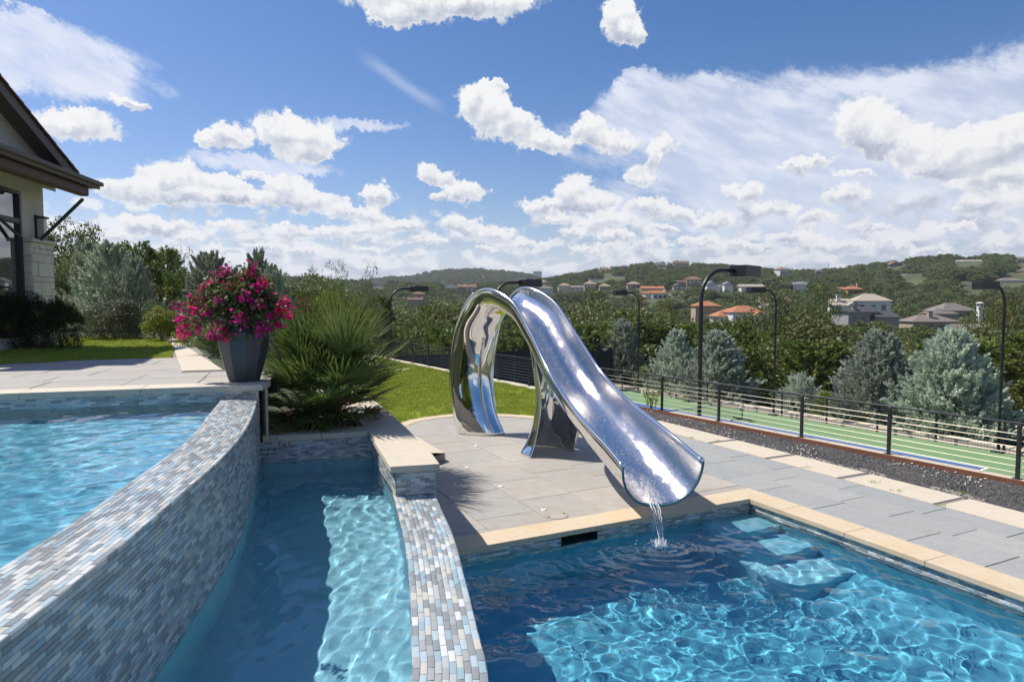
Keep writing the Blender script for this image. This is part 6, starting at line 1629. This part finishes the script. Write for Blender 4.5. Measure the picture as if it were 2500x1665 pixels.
fh(1180, 680, 1300, 10, 8, 3.5, 1.8, 'tan', 'tan', 'tiny tan house on the distant wooded hill', 0, 'hip', None, 1)
# garden turret-like chimney pot above trees
p = at(2392, 768, 240); tt = empty('chimney_turret', (p.x, p.y, p.z - 3), 'white domed chimney turret rising out of the trees', 'chimney')
MB().box((0, 0, 3), (1.5, 1.5, 6)).build('stack', WALLC['white'], tt)
for sx in (-1, 1):
    for sy in (-1, 1): MB().box((sx * .65, sy * .65, 6.5), (.25, .25, 1.0)).build('pillar', WALLC['white'], tt)
MB().lathe([(1.35, 7.0), (1.3, 7.2), (.7, 7.5), (.1, 7.6)], 12).build('cap', WALLC['white'], tt, True)
# parked car by the valley houses
p = at(2172, 789, 222); car = empty('parked_car', (p.x, p.y, p.z - .2), 'white car parked between the valley houses', 'car')
o = MB().box((0, 0, .65), (4.4, 1.8, .7)).build('body', WALLC['white'], car); bevel(o, .2, 2)
o = MB().box((-.2, 0, 1.2), (2.3, 1.6, .55)).build('cabin', M['glass'], car); bevel(o, .2, 2)
for sx in (-1.4, 1.4):
    for sy in (-.85, .85): w = MB().tube([(sx, sy - .1, .33), (sx, sy + .1, .33)], .33, 12).build('wheel', M['black'], car)
for (px, top, Y) in ((2023, 640, 690), (2251, 622, 640), (1918, 650, 640)):
    a = at(px, top, Y); z0 = float(terr(a.x, a.y)); o = MB().tube([(0, 0, 0), (0, 0, a.z - z0)], .16, 6).build('utility_pole', M['bark']); o.location = (a.x, a.y, z0)
    tag(o, {2023: 'tall thin mast standing alone on the skyline', 2251: 'short mast on the skyline beside the right ridge house', 1918: 'tiny mast beside the brown pyramid roof'}[px], 'mast', 'masts on the skyline')

# ------------------------------------------------------------------ woods
YT_X = np.array([-400, 100, 450, 560, 640, 700, 800, 880, 940, 1050, 1150, 1250, 1350, 1450, 1560, 1650, 1750, 1850, 1960, 2050, 2120, 2200, 2300, 2400, 2500, 2900])
YT_Y = np.array([640, 640, 640, 680, 690, 692, 690, 705, 738, 745, 742, 736, 722, 722, 745, 752, 790, 770, 745, 765, 815, 820, 828, 815, 790, 790])
def hides_house(px, top, Y, hw):
    for hx, hy, hY, ww, hh in HOUSES:
        if Y < hY and abs(px - hx) < ww + hw * (.75 if hY < 300 else .9) and top < hy - hh * (.7 if hY < 300 else .30): return True
    return False
def allowed(x, y):
    n = x * UN.x + y * UN.y; u = x * UU.x + y * UU.y
    if n > 37.5: return True
    if u > 39 and n > -40: return y > 34 and x > -24
    return False
rw = random.Random(11); cnt = 0; words = {}
fixed = [('thin', 760, 655, 44, 62), ('thin', 822, 640, 42, 88), ('thin', 905, 650, 46, 66), ('thin', 690, 668, 40, 60), ('rust', 1558, 740, 74, 62), ('yel', 1630, 745, 78, 55), ('yel', 2440, 745, 62, 150), ('yel', 2350, 800, 75, 90), ('oak', 1900, 728, 80, 150), ('oak', 2000, 733, 84, 130), ('oak', 1965, 800, 60, 130), ('yel', 2150, 800, 84, 60)]
labf = ['open crowned oak just right of the palm tips against the sky', 'tallest open crowned oak against the sky between palm and slide', 'open crowned oak beside the left court lamp against the sky', 'low open oak behind the large palm against the sky', 'reddish brown tree behind the smallest court lamp', 'yellowing tree between the two lamps above the cypresses', 'tall yellow green tree behind the right-hand lamp post', 'yellow green tree rising above the largest cypress', 'dark round oak left of the sand roofed house', 'dark wide oak in front of the dark metal roof', 'olive oak above the smallest cypress', 'light green tree above the broad cypress']
for (kd, px, top, Y, wpx), lab in zip(fixed, labf):
    p = at(px, top, Y); zb = float(terr(p.x, p.y)); zb = min(zb, p.z - 4); tree(kd, p.x, p.y, zb, p.z - zb, wpx * Y / FPX, lab, 'trees singled out from the wood')
ring = 40.0
dirs = [(700, 'behind the bougainvillea'), (800, 'behind the tall palm fronds'), (880, 'behind the right edge of the palm'), (960, 'at the left court lamp'), (1040, 'left of the slide arch'), (1120, 'behind the left foot of the slide arch'), (1200, 'seen through the slide arch'), (1290, 'behind the slide crest'), (1370, 'right of the slide crest'), (1450, 'above the middle of the slide'), (1530, 'left of the smallest court lamp'), (1610, 'right of the smallest court lamp'), (1700, 'left of the nearest lamp post'), (1780, 'right of the nearest lamp post'), (1860, 'left of the far middle lamp'), (1940, 'right of the far middle lamp'), (2030, 'below the dark metal roof'), (2120, 'below the sand roofed house'), (2210, 'between the two broad cypresses'), (2310, 'below the taupe roofs'), (2410, 'left of the right-hand lamp'), (9000, 'right of the right-hand lamp')]
while ring < 165 and cnt < 285:
    step = 3.6 + ring * .040; a = -34 + rw.random() * 2
    while a < 41:
        a += math.degrees(step / ring) * rw.uniform(.8, 1.2); r_ = ring + rw.uniform(-.45, .45) * step; x, y = r_ * math.sin(R(a)), r_ * math.cos(R(a))
        if not allowed(x, y): continue
        px = 1250 + FPX * x / y; zb = float(terr(x, y)); yt = float(np.interp(px, YT_X, YT_Y)) + (rw.random() ** 1.3) * 75 * min(1, 70 / r_)
        if r_ < 52 and px > 900: yt += 40
        zt = at(px, yt, y).z; h = zt - zb
        if h < 3: h = rw.uniform(3.2, 4.8)
        h = min(h, 12.5 if px < 2000 else 10); w = min(h, 8) * rw.uniform(.95, 1.35)
        q = at(px, 741, y); top = 741 - (zb + h - 3) * FPX / y
        if top > 1000 or px < 560: continue
        if hides_house(px, top, y, w * .5 * FPX / y):
            h2 = 3 + (741 - (max([hy - hh * .6 for hx, hy, hY, ww, hh in HOUSES if abs(px - hx) < ww + w * .5 * FPX / y] + [741]))) * y / FPX - zb
            if h2 < 2.2: continue
            h = min(h, h2); w = min(w, h * 1.6)
        kd = 'ced' if (rw.random() < (.62 if (ring < 95 and px > 900) else .35)) else 'oak'
        if kd == 'ced': w *= 1.25
        cnt += 1
        side_ = [s for e, s in dirs if px < e][0] if px > -400 else dirs[1][1]
        row = 'front row' if r_ < 52 else 'second row' if r_ < 66 else 'third row' if r_ < 84 else 'fourth row' if r_ < 108 else 'back row'
        if ring > 1 and kd == 'oak' and False: pass
        lab = ('bright feathery cedar' if kd == 'ced' else 'dark rounded oak') + f', {row} of the wood, {side_}'
        tree(kd, x, y, zb - .2, h, w, lab, lab + ' group', rw.randrange(9))
        if cnt >= 285: break
    ring += step * .80
# left background wood behind the cypresses
for i, (kd, px, top, Y, wpx) in enumerate((('oak', 60, 560, 36, 170), ('oak', 145, 562, 35, 150), ('oak', 215, 588, 40, 130), ('ced', 270, 600, 38, 130), ('ced', 330, 592, 37, 140), ('ced', 395, 604, 38, 150), ('thin', 447, 607, 36, 60), ('ced', 350, 640, 34, 160), ('ced', 430, 660, 33, 120), ('oak', 170, 640, 33, 150), ('ced', 470, 690, 34, 90), ('ced', 400, 700, 31, 110),
        ('ced', 720, 712, 38, 130), ('ced', 650, 700, 36, 130), ('ced', 590, 700, 36, 120), ('oak', 790, 700, 40, 130), ('ced', 850, 735, 40, 120), ('oak', 560, 690, 40, 130), ('ced', 925, 760, 43, 110))):
    p = at(px, top, Y); zb = float(terr(p.x, p.y)) - .3; zb = min(zb, p.z - 2.5)
    tree(kd, p.x, p.y, zb, p.z - zb, wpx * Y / FPX * 1.2, ['dark oak touching the house corner against the sky', 'dark oak right of the house corner against the sky', 'dark oak behind the slender grey cypress', 'dark cedar behind the wide grey cypress', 'pointed dark cedar against the sky left of the flowers', 'broad dark cedar against the sky left of the flowers', 'thin open tree with bare twigs left of the flowers', 'shaded cedar low behind the wide grey cypress', 'shaded cedar low behind the flowers', 'shaded oak behind the stone pier', 'low cedar half behind the grey cypress', 'low cedar behind the yellow shrub',
        'bright cedar behind the brown seed headed shrub', 'bright cedar behind the pointed grey cypress', 'cedar behind the bougainvillea top', 'dark oak behind the feathery shrub', 'bright cedar left of the left court lamp', 'oak peeking between the grey cypresses', 'bright cedar right of the left court lamp'][i], 'trees behind the upper lawn')
# far woods: one mass, instanced crowns
def far_leaf(seed, mat): return crown_oak(seed, mat, n=420, leaf=.075, clumps=16)
def far_forest():
    meshes = []
    for i, (s, mt) in enumerate(((51, 'oak'), (52, 'oak2'), (53, 'oak'), (54, 'cedar'))):
        meshes.append(crown_oak(s, M[mt], n=1500, leaf=.040, clumps=30, name='far_crown'))
    cl = bpy.data.collections.new('crown_sources')
    for i, me in enumerate(meshes):
        o = bpy.data.objects.new('crown_source', me); cl.objects.link(o)
    g = rng; P = []; S = []
    def ringfill(r0, r1, n, a0=-44, a1=44, hmin=4.5, hmax=8.0, check=True):
        A = np.radians(g.uniform(a0, a1, n)); Rr = np.sqrt(g.uniform(r0 * r0, r1 * r1, n)); X = Rr * np.sin(A); Y = Rr * np.cos(A); Z = terr(X, Y); hh = g.uniform(hmin, hmax, n)
        clear = fbm(X / 38, Y / 38, 3, 21)
        for x, y, z, h, c_ in zip(X, Y, Z, hh, clear):
            if c_ > .43: continue
            px = 1250 + FPX * x / y; top = 741 - (z + h - 3) * FPX / y
            if check and hides_house(px, top, y, h * .5 * FPX / y): continue
            near = False
            for hx, hy, hY, ww, h_ in HOUSES:
                if abs(y - hY) < 9 and abs(px - hx) < ww * .9: near = True; break
            if near: continue
            P.append((x, y, z - .6)); S.append((h * g.uniform(.95, 1.5), h))
    ringfill(150, 300, 2600, hmin=4, hmax=7.5); ringfill(300, 520, 5200); ringfill(520, 800, 8500, hmin=4, hmax=7.5); ringfill(1100, 1620, 6500, -44, 12, 6, 10, False)
    me = bpy.data.meshes.new('wooded_hills'); me.from_pydata(P, [], [])
    at_ = me.attributes.new('sc', 'FLOAT_VECTOR', 'POINT'); at_.data.foreach_set('vector', np.array([(w, w, h) for w, h in S], np.float32).ravel())
    o = ob('far_woods', me, None, 'stuff'); o['label'] = 'distant oak woods covering the hillsides between the houses'
    ng = bpy.data.node_groups.new('scatter', 'GeometryNodeTree'); ng.interface.new_socket('Geometry', in_out='INPUT', socket_type='NodeSocketGeometry'); ng.interface.new_socket('Geometry', in_out='OUTPUT', socket_type='NodeSocketGeometry')
    N = ng.nodes; L = ng.links; gi = N.new('NodeGroupInput'); go = N.new('NodeGroupOutput')
    ci = N.new('GeometryNodeCollectionInfo'); ci.inputs['Collection'].default_value = cl; ci.inputs['Separate Children'].default_value = True; ci.inputs['Reset Children'].default_value = True
    ip = N.new('GeometryNodeInstanceOnPoints'); ip.inputs['Pick Instance'].default_value = True
    rv = N.new('FunctionNodeRandomValue'); rv.data_type = 'FLOAT_VECTOR'; rv.inputs[1].default_value = (0, 0, 6.283)
    na = N.new('GeometryNodeInputNamedAttribute'); na.data_type = 'FLOAT_VECTOR'; na.inputs['Name'].default_value = 'sc'
    L.new(gi.outputs[0], ip.inputs['Points']); L.new(ci.outputs[0], ip.inputs['Instance']); L.new(rv.outputs[0], ip.inputs['Rotation']); L.new(na.outputs[0], ip.inputs['Scale']); L.new(ip.outputs[0], go.inputs[0])
    md = o.modifiers.new('scatter', 'NODES'); md.node_group = ng
far_forest()

# ------------------------------------------------------------------ air
hz_ = MB().box((0, 1000, 60), (6400, 6400, 290))
n_ = NT('thin_haze'); n_.N.remove(n_.b); v = n_.N.new('ShaderNodeVolumePrincipled'); v.inputs['Color'].default_value = (.80, .87, 1, 1); v.inputs['Density'].default_value = .00014; v.inputs['Anisotropy'].default_value = .2
n_.L.new(v.outputs[0], n_.out.inputs['Volume'])
hz_.build('haze', n_.m, None, kind='stuff')
SC.cycles.volume_bounces = 0
